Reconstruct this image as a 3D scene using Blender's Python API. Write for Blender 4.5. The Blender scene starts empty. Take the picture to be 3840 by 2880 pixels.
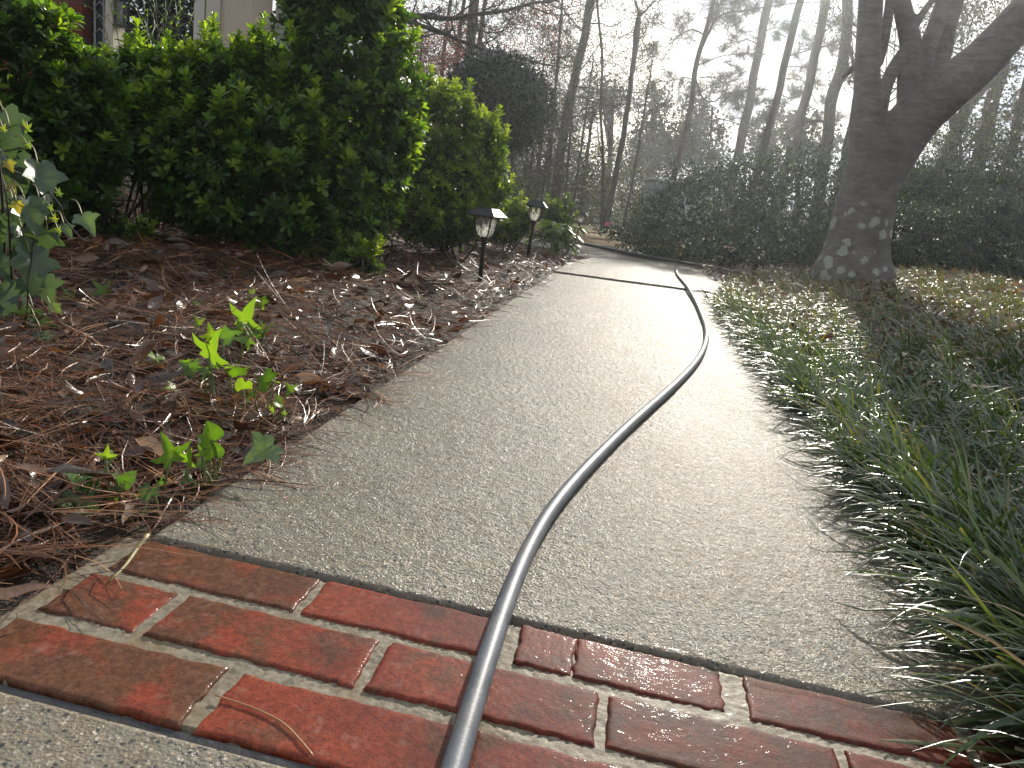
import bpy, math
import numpy as np
from mathutils import Matrix, Vector

S = bpy.context.scene
C = S.collection
R = math.radians

# ------------------------------------------------------------------ camera
F_PX, PITCH, ROLL, CAM_H = 2780.0, R(14.2), R(8.5), 0.45
_cr, _sr, _cp, _sp = math.cos(ROLL), math.sin(ROLL), math.cos(PITCH), math.sin(PITCH)
_right = Vector((1, 0, 0)); _up = Vector((0, _sp, _cp)); _fwd = Vector((0, _cp, -_sp))
cr = _right * _cr + _up * _sr
cu = _right * -_sr + _up * _cr
cam_d = bpy.data.cameras.new('camera')
cam = bpy.data.objects.new('camera', cam_d); C.objects.link(cam)
cam.matrix_world = Matrix(((cr.x, cu.x, -_fwd.x, 0), (cr.y, cu.y, -_fwd.y, 0), (cr.z, cu.z, -_fwd.z, CAM_H), (0, 0, 0, 1)))
cam_d.sensor_width = 36; cam_d.lens = F_PX / 3840 * 36
cam_d.clip_start = 0.02; cam_d.clip_end = 2000
S.camera = cam

# ------------------------------------------------------------------ light
SUN_AZ, SUN_EL = R(16), R(22.5)          # azimuth clockwise from +Y
SUN_STRENGTH, SKY_STRENGTH, EXPOSURE = 4.5, 0.13, 0.68
sd = bpy.data.lights.new('sun', 'SUN'); sd.energy = SUN_STRENGTH; sd.angle = R(1.1); sd.color = (1.0, 0.93, 0.82)
so = bpy.data.objects.new('sun', sd); C.objects.link(so)
sdir = Vector((math.sin(SUN_AZ) * math.cos(SUN_EL), math.cos(SUN_AZ) * math.cos(SUN_EL), math.sin(SUN_EL)))
so.rotation_euler = sdir.to_track_quat('Z', 'Y').to_euler()
so.location = sdir * 60
S.view_settings.view_transform = 'Standard'; S.view_settings.look = 'None'
S.view_settings.exposure = EXPOSURE; S.view_settings.gamma = 1.0; S.view_settings.use_curve_mapping = False
S.cycles.use_denoising = True
S.cycles.max_bounces = 8; S.cycles.transparent_max_bounces = 12; S.cycles.volume_bounces = 0
S.cycles.sample_clamp_direct = 12.0; S.cycles.sample_clamp_indirect = 4.0
S.cycles.caustics_reflective = False; S.cycles.caustics_refractive = False

W = bpy.data.worlds.new('World'); S.world = W; W.use_nodes = True
nt = W.node_tree; nt.nodes.clear()
def wn(t): return nt.nodes.new(t)
sky = wn('ShaderNodeTexSky'); sky.sky_type = 'NISHITA'; sky.sun_disc = False
sky.sun_elevation = SUN_EL; sky.sun_rotation = SUN_AZ
sky.air_density = 1.0; sky.dust_density = 1.2; sky.ozone_density = 1.0
tc = wn('ShaderNodeTexCoord'); mp = wn('ShaderNodeMapping'); mp.inputs['Scale'].default_value = (1.6, 1.6, 5.0)
mp.inputs['Location'].default_value = (0.3, 0.1, 0.2)
nz = wn('ShaderNodeTexNoise'); nz.inputs['Scale'].default_value = 1.7; nz.inputs['Detail'].default_value = 6; nz.inputs['Roughness'].default_value = 0.55
rp = wn('ShaderNodeValToRGB'); rp.color_ramp.elements[0].position = 0.26; rp.color_ramp.elements[1].position = 0.46
mx = wn('ShaderNodeMix'); mx.data_type = 'RGBA'
bg = wn('ShaderNodeBackground'); bg.inputs['Strength'].default_value = SKY_STRENGTH
wo = wn('ShaderNodeOutputWorld')
L = nt.links.new
L(tc.outputs['Generated'], mp.inputs['Vector']); L(mp.outputs['Vector'], nz.inputs['Vector']); L(nz.outputs['Fac'], rp.inputs['Fac'])
sc_ = wn('ShaderNodeMath'); sc_.operation = 'MULTIPLY'; sc_.inputs[1].default_value = 0.97
L(rp.outputs['Color'], sc_.inputs[0]); L(sc_.outputs[0], mx.inputs['Factor'])
nz2 = wn('ShaderNodeTexNoise'); nz2.inputs['Scale'].default_value = 2.6; nz2.inputs['Detail'].default_value = 5; L(mp.outputs['Vector'], nz2.inputs['Vector'])
rp2 = wn('ShaderNodeValToRGB'); rp2.color_ramp.elements[0].position = 0.42; rp2.color_ramp.elements[0].color = (2.3, 2.75, 3.4, 1); rp2.color_ramp.elements[1].position = 0.58; rp2.color_ramp.elements[1].color = (4.0, 3.95, 3.8, 1)
L(nz2.outputs['Fac'], rp2.inputs['Fac']); L(rp2.outputs['Color'], mx.inputs['B'])
L(sky.outputs['Color'], mx.inputs['A']); L(mx.outputs['Result'], bg.inputs['Color']); L(bg.outputs['Background'], wo.inputs['Surface'])

# ------------------------------------------------------------------ helpers: space
CAM = np.array([0, 0, CAM_H])
def ray(u, v):
    x = u - 1920.0; y = 1440.0 - v
    X = x * _cr - y * _sr; Y = x * _sr + y * _cr
    return np.array([X, F_PX * _cp + Y * _sp, -F_PX * _sp + Y * _cp])
def at(u, v, Y):
    d = ray(u, v); return CAM + d * (Y / d[1])
def gnd(u, v, z=0.0):
    d = ray(u, v); return CAM + d * ((z - CAM_H) / d[2])
def pxs(Y): return Y / F_PX * 1.02        # metres per photo pixel at depth Y
O2 = np.array([-.394, .802]); E2 = np.array([.1357, .9907]); N2 = np.array([.9907, -.1357])
def P2(a, b): return O2 + a * E2 + b * N2
def ab(x, y):
    dx = np.asarray(x) - O2[0]; dy = np.asarray(y) - O2[1]
    return dx * E2[0] + dy * E2[1], dx * N2[0] + dy * N2[1]
PW = 1.10
def sstep(x, a, b):
    t = np.clip((np.asarray(x, float) - a) / (b - a), 0, 1); return t * t * (3 - 2 * t)
def lump(x, y, s, seed=0):
    r = np.random.default_rng(seed); o = 0
    for k in range(7):
        th = r.uniform(0, 6.283); f = s * r.uniform(.6, 1.9); o = o + np.sin((x * math.cos(th) + y * math.sin(th)) * f + r.uniform(0, 6.283))
    return o / 7
def bank(x, y):
    """height of the bank right of the path"""
    a, b = ab(x, y)
    return (0.32 * sstep(b - PW, 0.02, 2.6)) * (1 - sstep(y, 9.5, 13.0))
def ground_z(x, y):
    x = np.asarray(x, float); y = np.asarray(y, float)
    a, b = ab(x, y)
    left = np.where(b < 0, -0.012 + 0.05 * sstep(-b, 0.03, 0.6) + 0.02 * lump(x, y, 6, 1) * sstep(-b, 0, .4), -0.03)
    left = left * (1 - sstep(y, 5.6, 7.2)) + (-0.03) * sstep(y, 5.6, 7.2)
    right = bank(x, y) + 0.012 * lump(x, y, 5, 2) * sstep(b - PW, 0, .4) - 0.02
    z = np.where(b > PW, right, left)
    far = sstep(np.hypot(x, y), 9.5, 13)
    return z * (1 - far) + far * (-0.05 + 0.03 * lump(x, y, .6, 3) - 0.25 * sstep(y, 16, 60))

# ------------------------------------------------------------------ helpers: meshes
def mesh(name, V, F, mats=(), tint=None, smooth=True, midx=None, uvt=None):
    """F: array (n,k) or list of arrays with different k"""
    if not isinstance(F, list): F = [F]
    F = [np.asarray(f, np.int32) for f in F if len(f)]
    V = np.asarray(V, np.float32).reshape(-1, 3)
    m = bpy.data.meshes.new(name)
    m.vertices.add(len(V)); m.vertices.foreach_set('co', V.ravel())
    loops = np.concatenate([f.ravel() for f in F]); tot = np.concatenate([np.full(len(f), f.shape[1], np.int32) for f in F])
    start = np.concatenate([[0], np.cumsum(tot)[:-1]]).astype(np.int32)
    m.loops.add(len(loops)); m.loops.foreach_set('vertex_index', loops)
    m.polygons.add(len(tot)); m.polygons.foreach_set('loop_start', start)
    try: m.polygons.foreach_set('loop_total', tot)
    except Exception: pass
    m.polygons.foreach_set('use_smooth', np.full(len(tot), bool(smooth)))
    for mt in mats: m.materials.append(mt)
    if midx is not None: m.polygons.foreach_set('material_index', np.asarray(midx, np.int32))
    if tint is not None:
        at_ = m.attributes.new('tint', 'FLOAT', 'POINT'); at_.data.foreach_set('value', np.asarray(tint, np.float32))
    if uvt is not None:
        at_ = m.attributes.new('along', 'FLOAT', 'POINT'); at_.data.foreach_set('value', np.asarray(uvt, np.float32))
    m.update(calc_edges=True); m.validate()
    return m
def link(name, me, parent=None, loc=None):
    o = bpy.data.objects.new(name, me); C.objects.link(o)
    if loc is not None: o.location = loc
    if parent is not None:
        o.parent = parent; o.matrix_parent_inverse = Matrix.Translation(-Vector(parent.location))
    return o
def tag(o, label=None, cat=None, group=None, kind=None):
    if label: o['label'] = label
    if cat: o['category'] = cat
    if group: o['group'] = group
    if kind: o['kind'] = kind
    return o
def root(name, label, cat, loc, group=None):
    o = bpy.data.objects.new(name, None); C.objects.link(o); o.location = loc; o.empty_display_size = .1
    return tag(o, label, cat, group)
class MB:
    def __init__(s): s.V = []; s.F = {}; s.T = []; s.A = []; s.n = 0
    def add(s, V, F, t=0.5, along=0.0):
        V = np.asarray(V, float).reshape(-1, 3)
        for f in (F if isinstance(F, list) else [F]):
            f = np.asarray(f)
            if len(f): s.F.setdefault(f.shape[1], []).append(f + s.n)
        s.V.append(V); s.T.append(np.broadcast_to(np.asarray(t, float), (len(V),))); s.A.append(np.broadcast_to(np.asarray(along, float), (len(V),)))
        s.n += len(V); return s
    def build(s, name, mats, parent=None, smooth=True):
        if not isinstance(mats, (list, tuple)): mats = [mats]
        me = mesh(name, np.concatenate(s.V), [np.concatenate(f) for f in s.F.values()], mats, np.concatenate(s.T), smooth, uvt=np.concatenate(s.A))
        return link(name, me, parent)
def nrm(v):
    v = np.asarray(v, float); return v / np.maximum(np.linalg.norm(v, axis=-1, keepdims=True), 1e-9)
def leaf_tpl(st, fold=.25, curl=.0, wave=0.0):
    """st: list of (t, halfwidth). Returns V (n*3,3), F"""
    V = []; F = []
    for i, (t, w) in enumerate(st):
        zc = -curl * t * t
        for sx in (-1, 0, 1):
            V.append((sx * w, t, zc + (fold * w if sx else 0) + (wave * w * math.sin(i * 2.2 + sx) if sx else 0)))
    for i in range(len(st) - 1):
        a = i * 3; F += [(a, a + 1, a + 4, a + 3), (a + 1, a + 2, a + 5, a + 4)]
    return np.array(V), np.array(F)
LEAF_OB = leaf_tpl([(0, .03), (.35, .13), (.68, .2), (.9, .14), (1, .015)], .35, .12)
LEAF_EL = leaf_tpl([(0, .03), (.3, .19), (.65, .2), (1, .01)], .3, .1)
LEAF_Q = (np.array([(0, 0, 0), (.26, .5, .06), (0, 1, -.06), (-.26, .5, .06)]), np.array([(0, 1, 2, 3)]))
LEAF_DEAD = leaf_tpl([(0, .02), (.2, .16), (.5, .23), (.8, .15), (1, .01)], .5, .25, .35)
def place(tpl, P, D, Hn, sc):
    tv, tf = tpl; N = len(P)
    y = nrm(D); x = nrm(np.cross(y, Hn)); z = np.cross(x, y)
    sc = np.broadcast_to(np.asarray(sc, float), (N,))[:, None, None]
    V = P[:, None, :] + sc * (tv[None, :, 0:1] * x[:, None, :] + tv[None, :, 1:2] * y[:, None, :] + tv[None, :, 2:3] * z[:, None, :])
    F = (tf[None] + (np.arange(N) * len(tv))[:, None, None]).reshape(-1, tf.shape[1])
    return V.reshape(-1, 3), F
def rep(t, tpl): return np.repeat(t, len(tpl[0]))
def rdir(r, n):
    v = r.normal(size=(n, 3)); return nrm(v)
def tube(pts, rad, sides=8, cap=True):
    pts = np.asarray(pts, float); n = len(pts); rad = np.broadcast_to(np.asarray(rad, float), (n,))
    T = nrm(np.gradient(pts, axis=0)); ref = np.array([0, 0, 1.0]) if abs(T[0][2]) < .9 else np.array([1.0, 0, 0])
    V = []; x = nrm(np.cross(T[0], ref))
    for i in range(n):
        x = nrm(x - T[i] * np.dot(x, T[i])); y = np.cross(T[i], x)
        th = np.arange(sides) * 2 * np.pi / sides
        V.append(pts[i] + rad[i] * (np.cos(th)[:, None] * x + np.sin(th)[:, None] * y))
    V = np.concatenate(V); k = np.arange(sides); F = []
    for i in range(n - 1):
        a = i * sides; F.append(np.stack([a + k, a + (k + 1) % sides, a + sides + (k + 1) % sides, a + sides + k], 1))
    F = [np.concatenate(F)]
    if cap: F.append(np.array([list(range(sides))[::-1], list(range((n - 1) * sides, n * sides))]))
    return V, F
def sticks(P0, P1, r0, r1):
    """many straight 3-sided sticks at once"""
    P0 = np.asarray(P0, float); P1 = np.asarray(P1, float); N = len(P0)
    T = nrm(P1 - P0); ref = np.where(np.abs(T[:, 2:3]) < .9, np.array([[0, 0, 1.]]), np.array([[1., 0, 0]]))
    x = nrm(np.cross(T, ref)); y = np.cross(T, x)
    r0 = np.broadcast_to(np.asarray(r0, float), (N,)); r1 = np.broadcast_to(np.asarray(r1, float), (N,))
    V = []
    for P, rr in ((P0, r0), (P1, r1)):
        for k in range(3):
            th = k * 2 * np.pi / 3; V.append(P + rr[:, None] * (math.cos(th) * x + math.sin(th) * y))
    V = np.stack(V, 1).reshape(-1, 3); b = (np.arange(N) * 6)[:, None]
    F = np.concatenate([b + np.array([k, (k + 1) % 3, 3 + (k + 1) % 3, 3 + k]) for k in range(3)])
    return V, F
def spline(pts, n):
    pts = np.asarray(pts, float); m = len(pts); d = np.r_[0, np.cumsum(np.linalg.norm(np.diff(pts[:, :3], axis=0), axis=1))]
    tt = np.linspace(0, d[-1], n); out = []
    tan = np.gradient(pts, d, axis=0)
    for t in tt:
        i = min(max(np.searchsorted(d, t) - 1, 0), m - 2); h = d[i + 1] - d[i]; s = (t - d[i]) / h
        out.append((2 * s**3 - 3 * s**2 + 1) * pts[i] + (s**3 - 2 * s**2 + s) * h * tan[i] + (-2 * s**3 + 3 * s**2) * pts[i + 1] + (s**3 - s**2) * h * tan[i + 1])
    return np.array(out)
def box(c, s, rz=0.0, bev=0.0):
    cx, cy, cz = c; sx, sy, sz = [q / 2 for q in s]
    b = min(bev, sx * .9, sy * .9, sz * .9)
    if b <= 0:
        V = np.array([(x, y, z) for z in (-sz, sz) for x, y in ((-sx, -sy), (sx, -sy), (sx, sy), (-sx, sy))])
        F = [np.array([(3, 2, 1, 0), (4, 5, 6, 7), (0, 1, 5, 4), (1, 2, 6, 5), (2, 3, 7, 6), (3, 0, 4, 7)])]
    else:
        V = []; 
        for z, i in ((-sz, b), (-sz + b, 0), (sz - b, 0), (sz, b)):
            for x, y in ((-sx + i + b, -sy + i), (sx - i - b, -sy + i), (sx - i, -sy + i + b), (sx - i, sy - i - b), (sx - i - b, sy - i), (-sx + i + b, sy - i), (-sx + i, sy - i - b), (-sx + i, -sy + i + b)): V.append((x, y, z))
        V = np.array(V); k = np.arange(8); Q = []
        for l in range(3): Q.append(np.stack([l * 8 + k, l * 8 + (k + 1) % 8, l * 8 + 8 + (k + 1) % 8, l * 8 + 8 + k], 1))
        F = [np.concatenate(Q), np.array([list(range(8))[::-1], list(range(24, 32))])]
    c_, s_ = math.cos(rz), math.sin(rz)
    V = np.stack([V[:, 0] * c_ - V[:, 1] * s_ + cx, V[:, 0] * s_ + V[:, 1] * c_ + cy, V[:, 2] + cz], 1)
    return V, F
def grid(xs, ys, fz):
    X, Y = np.meshgrid(xs, ys); Z = fz(X, Y); V = np.stack([X, Y, Z], -1).reshape(-1, 3); nx = len(xs); ny = len(ys)
    i = (np.arange(ny - 1)[:, None] * nx + np.arange(nx - 1)[None]).ravel()
    return V, np.stack([i, i + 1, i + nx + 1, i + nx], 1)

# ------------------------------------------------------------------ helpers: materials
class NT:
    def __init__(s, name):
        s.m = bpy.data.materials.new(name); s.m.use_nodes = True; s.t = s.m.node_tree; s.t.nodes.clear()
        s.out = s.n('ShaderNodeOutputMaterial')
    def n(s, t, **k):
        o = s.t.nodes.new(t)
        for a, b in k.items():
            if a in o.inputs: o.inputs[a].default_value = b
            else: setattr(o, a, b)
        return o
    def l(s, a, b): s.t.links.new(a, b)
    def co(s, scale=None):
        t = s.n('ShaderNodeTexCoord')
        if scale is None: return t.outputs['Object']
        m = s.n('ShaderNodeMapping'); m.inputs['Scale'].default_value = scale; s.l(t.outputs['Object'], m.inputs['Vector']); return m.outputs['Vector']
    def noise(s, vec, scale, detail=3, rough=.55, dist=0.0):
        o = s.n('ShaderNodeTexNoise'); o.inputs['Scale'].default_value = scale; o.inputs['Detail'].default_value = detail; o.inputs['Roughness'].default_value = rough; o.inputs['Distortion'].default_value = dist
        s.l(vec, o.inputs['Vector']); return o.outputs['Fac']
    def vor(s, vec, scale, feature='F1', out='Distance'):
        o = s.n('ShaderNodeTexVoronoi'); o.feature = feature; o.inputs['Scale'].default_value = scale; s.l(vec, o.inputs['Vector']); return o.outputs[out]
    def ramp(s, fac, *els):
        o = s.n('ShaderNodeValToRGB'); e = o.color_ramp.elements
        while len(e) < len(els): e.new(.5)
        for i, (p, c) in enumerate(els): e[i].position = p; e[i].color = (*c, 1) if len(c) == 3 else c
        s.l(fac, o.inputs['Fac']); return o.outputs['Color']
    def val(s, fac, a, b, x0=0.0, x1=1.0):
        o = s.n('ShaderNodeMapRange'); o.inputs['From Min'].default_value = x0; o.inputs['From Max'].default_value = x1; o.inputs['To Min'].default_value = a; o.inputs['To Max'].default_value = b
        s.l(fac, o.inputs['Value']); return o.outputs['Result']
    def mixc(s, fac, a, b, bt='MIX'):
        o = s.n('ShaderNodeMix'); o.data_type = 'RGBA'; o.blend_type = bt
        for nm, v in (('Factor', fac), ('A', a), ('B', b)):
            if isinstance(v, (int, float)): o.inputs[nm].default_value = v
            elif isinstance(v, tuple): o.inputs[nm].default_value = (*v, 1)
            else: s.l(v, o.inputs[nm])
        return o.outputs['Result']
    def math(s, op, a, b=None):
        o = s.n('ShaderNodeMath'); o.operation = op
        for i, v in enumerate((a, b)):
            if v is None: continue
            if isinstance(v, (int, float)): o.inputs[i].default_value = v
            else: s.l(v, o.inputs[i])
        return o.outputs[0]
    def attr(s, name='tint'):
        o = s.n('ShaderNodeAttribute'); o.attribute_name = name; return o.outputs['Fac']
    def bump(s, h, strength=.5, dist=.01, prev=None):
        o = s.n('ShaderNodeBump'); o.inputs['Strength'].default_value = strength if isinstance(strength, (int, float)) else 1; o.inputs['Distance'].default_value = dist
        if not isinstance(strength, (int, float)): s.l(strength, o.inputs['Strength'])
        s.l(h, o.inputs['Height'])
        if prev is not None: s.l(prev, o.inputs['Normal'])
        return o.outputs['Normal']
    def pbsdf(s, color, rough=.6, spec=.5, normal=None, **k):
        o = s.n('ShaderNodeBsdfPrincipled')
        for nm, v in (('Base Color', color), ('Roughness', rough), ('Specular IOR Level', spec)):
            if isinstance(v, (int, float)): o.inputs[nm].default_value = v
            elif isinstance(v, tuple): o.inputs[nm].default_value = (*v, 1)
            else: s.l(v, o.inputs[nm])
        if normal is not None: s.l(normal, o.inputs['Normal'])
        for nm, v in k.items():
            nm = nm.replace('_', ' ')
            if isinstance(v, (int, float)): o.inputs[nm].default_value = v
            elif isinstance(v, tuple): o.inputs[nm].default_value = (*v, 1)
            else: s.l(v, o.inputs[nm])
        return o
    def done(s, sh): s.l(sh if not hasattr(sh, 'outputs') else sh.outputs[0], s.out.inputs['Surface']); return s.m
def leaf_mat(name, stops, rough=.35, trans=.4, tcol=(1.5, 1.5, .45), spec=.5, coat=0.0):
    t = NT(name); c = t.ramp(t.attr(), *stops)
    n = t.noise(t.co(), 90, 2); c2 = t.mixc(t.val(n, 0, .35), c, t.mixc(1.0, c, (1.35, 1.3, 1.0), 'MULTIPLY'))
    p = t.pbsdf(c2, rough, spec, Coat_Weight=coat, Coat_Roughness=.12)
    tr = t.n('ShaderNodeBsdfTranslucent'); t.l(t.mixc(1.0, c2, tcol, 'MULTIPLY'), tr.inputs['Color'])
    mx = t.n('ShaderNodeMixShader'); mx.inputs[0].default_value = trans
    t.l(p.outputs[0], mx.inputs[1]); t.l(tr.outputs[0], mx.inputs[2]); return t.done(mx)
def bark_mat(name, c0, c1, scale=(14, 14, 2.2), bump=.7, rough=.9):
    t = NT(name); v = t.co(scale); n = t.noise(v, 1.3, 5, .65, .4); vv = t.vor(v, .9)
    f = t.math('MULTIPLY', n, t.math('ADD', vv, .45))
    return t.done(t.pbsdf(t.ramp(f, (.15, c0), (.55, c1)), rough, .25, t.bump(f, bump, .04)))
def plain(name, col, rough=.6, metal=0.0, noise=.12, scale=30, bump=0.0, spec=.5):
    t = NT(name); v = t.co(); n = t.noise(v, scale, 4)
    c = t.mixc(t.val(n, 0, 1, .3, .7), tuple(q * (1 - noise) for q in col), tuple(min(1, q * (1 + noise)) for q in col))
    return t.done(t.pbsdf(c, rough, spec, t.bump(n, bump, .004) if bump else None, Metallic=metal))

# concrete ----------------------------------------------------------
def concrete():
    t = NT('wet_concrete'); v = t.co()
    big = t.noise(v, 2.2, 4, .6); mid = t.noise(v, 22, 4, .6); fine = t.noise(v, 260, 3, .6)
    base = t.mixc(t.val(big, 0, 1, .35, .65), (.165, .148, .118), (.225, .204, .166))
    base = t.mixc(t.val(mid, 0, .5, .5, .72), base, (.15, .115, .07))
    # rusty drift stains and darker damp marks
    st = t.val(t.noise(t.co((1.6, .7, 1)), 2.6, 5, .65, .6), 0, .55, .56, .74); base = t.mixc(st, base, (.20, .135, .07))
    dk = t.val(t.noise(t.co((.8, 1.3, 1)), 4.4, 5, .7, .8), 0, .5, .58, .72); base = t.mixc(dk, base, (.085, .075, .06))
    # exposed aggregate
    vc = t.n('ShaderNodeTexVoronoi'); vc.inputs['Scale'].default_value = 210; t.l(v, vc.inputs['Vector'])
    sep = t.n('ShaderNodeSeparateColor'); t.l(vc.outputs['Color'], sep.inputs[0])
    agg = t.ramp(sep.outputs[0], (.0, (.03, .033, .04)), (.16, (.045, .05, .06)), (.24, (.16, .14, .105)), (.62, (.20, .175, .135)), (.74, (.24, .165, .09)), (.9, (.36, .32, .25)))
    inside = t.val(vc.outputs['Distance'], 1, 0, .30, .52)
    c = t.mixc(t.math('MULTIPLY', inside, .9), base, agg)
    c = t.mixc(t.val(fine, 0, .4, .5, .75), c, (.13, .12, .10))
    film = t.val(t.noise(t.co((1, .6, 1)), 3.2, 4, .6, .5), 0, 1, .46, .66)      # where the water stands a little deeper
    wave = t.noise(v, 42, 3, .5, 1.2)
    n1 = t.bump(t.math('ADD', t.noise(v, 430, 2, .6), t.math('MULTIPLY', t.vor(v, 260), .8)), .62, .0020)
    nn = t.bump(wave, t.val(film, .10, .45), .004, n1)
    # wet grains: every grain tilts its own way, so the film sparkles grain by grain
    def grains(scale):
        vg = t.n('ShaderNodeTexVoronoi'); vg.inputs['Scale'].default_value = scale; t.l(v, vg.inputs['Vector'])
        sb = t.n('ShaderNodeVectorMath'); sb.operation = 'SUBTRACT'; t.l(vg.outputs['Color'], sb.inputs[0]); sb.inputs[1].default_value = (.5, .5, .5); return sb.outputs[0]
    ad = t.n('ShaderNodeVectorMath'); ad.operation = 'ADD'; t.l(grains(310), ad.inputs[0]); t.l(grains(170), ad.inputs[1])
    scl = t.n('ShaderNodeVectorMath'); scl.operation = 'SCALE'; t.l(ad.outputs[0], scl.inputs[0]); t.l(t.val(film, .46, .30), scl.inputs['Scale'])
    ad2 = t.n('ShaderNodeVectorMath'); ad2.operation = 'ADD'; t.l(scl.outputs[0], ad2.inputs[0]); t.l(nn, ad2.inputs[1])
    nrm_ = t.n('ShaderNodeVectorMath'); nrm_.operation = 'NORMALIZE'; t.l(ad2.outputs[0], nrm_.inputs[0])
    p = t.pbsdf(c, t.val(film, .6, .55), .05, nn, Coat_Weight=t.val(film, .34, .52), Coat_Roughness=t.val(film, .13, .10), Coat_IOR=1.33)
    t.l(nrm_.outputs[0], p.inputs['Coat Normal'])
    return t.done(p)
M = {}
M['concrete'] = concrete()
def concrete_edge():
    t = NT('mortar'); v = t.co(); n = t.noise(v, 120, 4, .65); b = t.noise(v, 14, 3)
    c = t.mixc(t.val(n, 0, 1, .35, .65), (.13, .11, .078), (.255, .222, .168)); c = t.mixc(t.val(b, 0, .55, .5, .68), c, (.17, .12, .06))
    return t.done(t.pbsdf(c, .55, .12, t.bump(n, .5, .002), Coat_Weight=.14, Coat_Roughness=.1))
M['mortar'] = concrete_edge()
def brick():
    t = NT('wet_brick'); v = t.co(); tn = t.attr()
    n = t.noise(v, 16, 4, .6); n2 = t.noise(v, 150, 3, .65); g = t.noise(v, 420, 2)
    red = t.mixc(t.val(n2, 0, 1, .35, .7), (.15, .028, .014), (.27, .055, .026))
    brown = t.mixc(t.val(n2, 0, 1, .35, .7), (.075, .030, .015), (.15, .063, .032))
    f = t.math('ADD', t.val(n, -.9, .9, .34, .66), t.val(tn, -.9, .9))
    c = t.mixc(t.val(f, 0, 1, -.35, .45), brown, red)
    c = t.mixc(t.val(g, 0, .75, .56, .68), c, (.03, .018, .016))
    c = t.mixc(t.val(t.noise(v, 55, 4, .7), 0, .45, .56, .74), c, (.27, .17, .13))
    # wet film gets thicker to the right: ripples take over from the clay's own grain
    sx = t.n('ShaderNodeSeparateXYZ'); t.l(v, sx.inputs[0])
    wet = t.val(t.math('ADD', sx.outputs['X'], t.val(t.noise(v, 9, 3), -.22, .22, .3, .7)), 0, 1, -.20, .12)
    ripple = t.noise(t.co((1.0, 1.5, 1)), 40, 2, .45, 3.0); c = t.mixc(t.math('MULTIPLY', wet, .75), c, t.mixc(1.0, c, (.42, .30, .30), 'MULTIPLY'))
    hm = t.n('ShaderNodeMix'); hm.data_type = 'FLOAT'; t.l(wet, hm.inputs['Factor']); t.l(t.math('ADD', n2, t.math('MULTIPLY', g, .6)), hm.inputs['A']); t.l(t.math('ADD', t.math('MULTIPLY', n2, .0), t.math('MULTIPLY', ripple, 1.0)), hm.inputs['B'])
    base_n = t.bump(n2, .22, .002)
    nn = t.bump(hm.outputs['Result'], t.val(wet, .28, .34), .003)
    p = t.pbsdf(c, .55, .05, base_n, Coat_Weight=t.val(wet, .50, .62), Coat_Roughness=t.val(wet, .13, .03), Coat_IOR=1.34)
    t.l(nn, p.inputs['Coat Normal']); return t.done(p)
M['brick'] = brick()
M['joint'] = plain('wet_black_joint', (.018, .018, .02), .35, 0, .3, 60, .6)
def water():
    t = NT('water_film'); v = t.co((1, 1, 1)); n = t.noise(v, 42, 2, .5, 1.4)
    g = t.n('ShaderNodeBsdfGlossy'); g.inputs['Roughness'].default_value = .02
    nn = t.bump(n, .25, .004); t.l(nn, g.inputs['Normal'])
    tr = t.n('ShaderNodeBsdfTransparent'); tr.inputs['Color'].default_value = (.97, .96, .93, 1)
    lw = t.n('ShaderNodeLayerWeight'); lw.inputs['Blend'].default_value = .5; t.l(nn, lw.inputs['Normal']); fr = t.math('ADD', t.math('MULTIPLY', t.math('POWER', lw.outputs['Facing'], 5.0), .9), .02)
    mx = t.n('ShaderNodeMixShader'); t.l(fr, mx.inputs[0]); t.l(tr.outputs[0], mx.inputs[1]); t.l(g.outputs[0], mx.inputs[2]); return t.done(mx)
M['water'] = water()
def soil():
    t = NT('bed_soil'); v = t.co(); n = t.noise(v, 30, 5, .7); m = t.noise(v, 3, 3)
    c = t.ramp(n, (.3, (.010, .006, .004)), (.55, (.03, .017, .010)), (.75, (.06, .035, .02)))
    c = t.mixc(t.val(m, 0, .3), c, (.045, .04, .02))
    return t.done(t.pbsdf(c, .8, .3, t.bump(n, 1.0, .03)))
M['soil'] = soil()
M['needle'] = None
def straw(name, stops, rough=.38, coat=.35, trans=0.12):
    t = NT(name); c = t.ramp(t.attr(), *stops); n = t.noise(t.co(), 60, 3)
    c = t.mixc(t.val(n, 0, .5, .4, .7), c, t.mixc(1.0, c, (.5, .45, .42), 'MULTIPLY'))
    p = t.pbsdf(c, rough, .5, t.bump(t.noise(t.co(), 140, 2), .35, .004), Coat_Weight=coat, Coat_Roughness=.12)
    tr = t.n('ShaderNodeBsdfTranslucent'); t.l(t.mixc(1.0, c, (1.4, 1.1, .7), 'MULTIPLY'), tr.inputs['Color'])
    mx = t.n('ShaderNodeMixShader'); mx.inputs[0].default_value = trans
    t.l(p.outputs[0], mx.inputs[1]); t.l(tr.outputs[0], mx.inputs[2]); return t.done(mx)
M['needle'] = straw('pine_straw', [(0, (.03, .013, .007)), (.35, (.12, .040, .015)), (.7, (.25, .092, .033)), (1, (.46, .24, .10))], .42, .4, .10)
M['dead'] = straw('dead_leaf', [(0, (.03, .015, .010)), (.4, (.10, .046, .024)), (.75, (.22, .115, .062)), (1, (.34, .21, .13))], .32, .6, .22)
M['redleaf'] = straw('red_leaf', [(0, (.22, .03, .01)), (1, (.42, .10, .03))], .45, .2, .4)
M['shrub'] = leaf_mat('shrub_leaf', [(0, (.028, .060, .018)), (.4, (.062, .125, .026)), (.75, (.13, .23, .036)), (1, (.24, .33, .05))], .34, .52, (1.8, 1.8, .35), .5)
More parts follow.
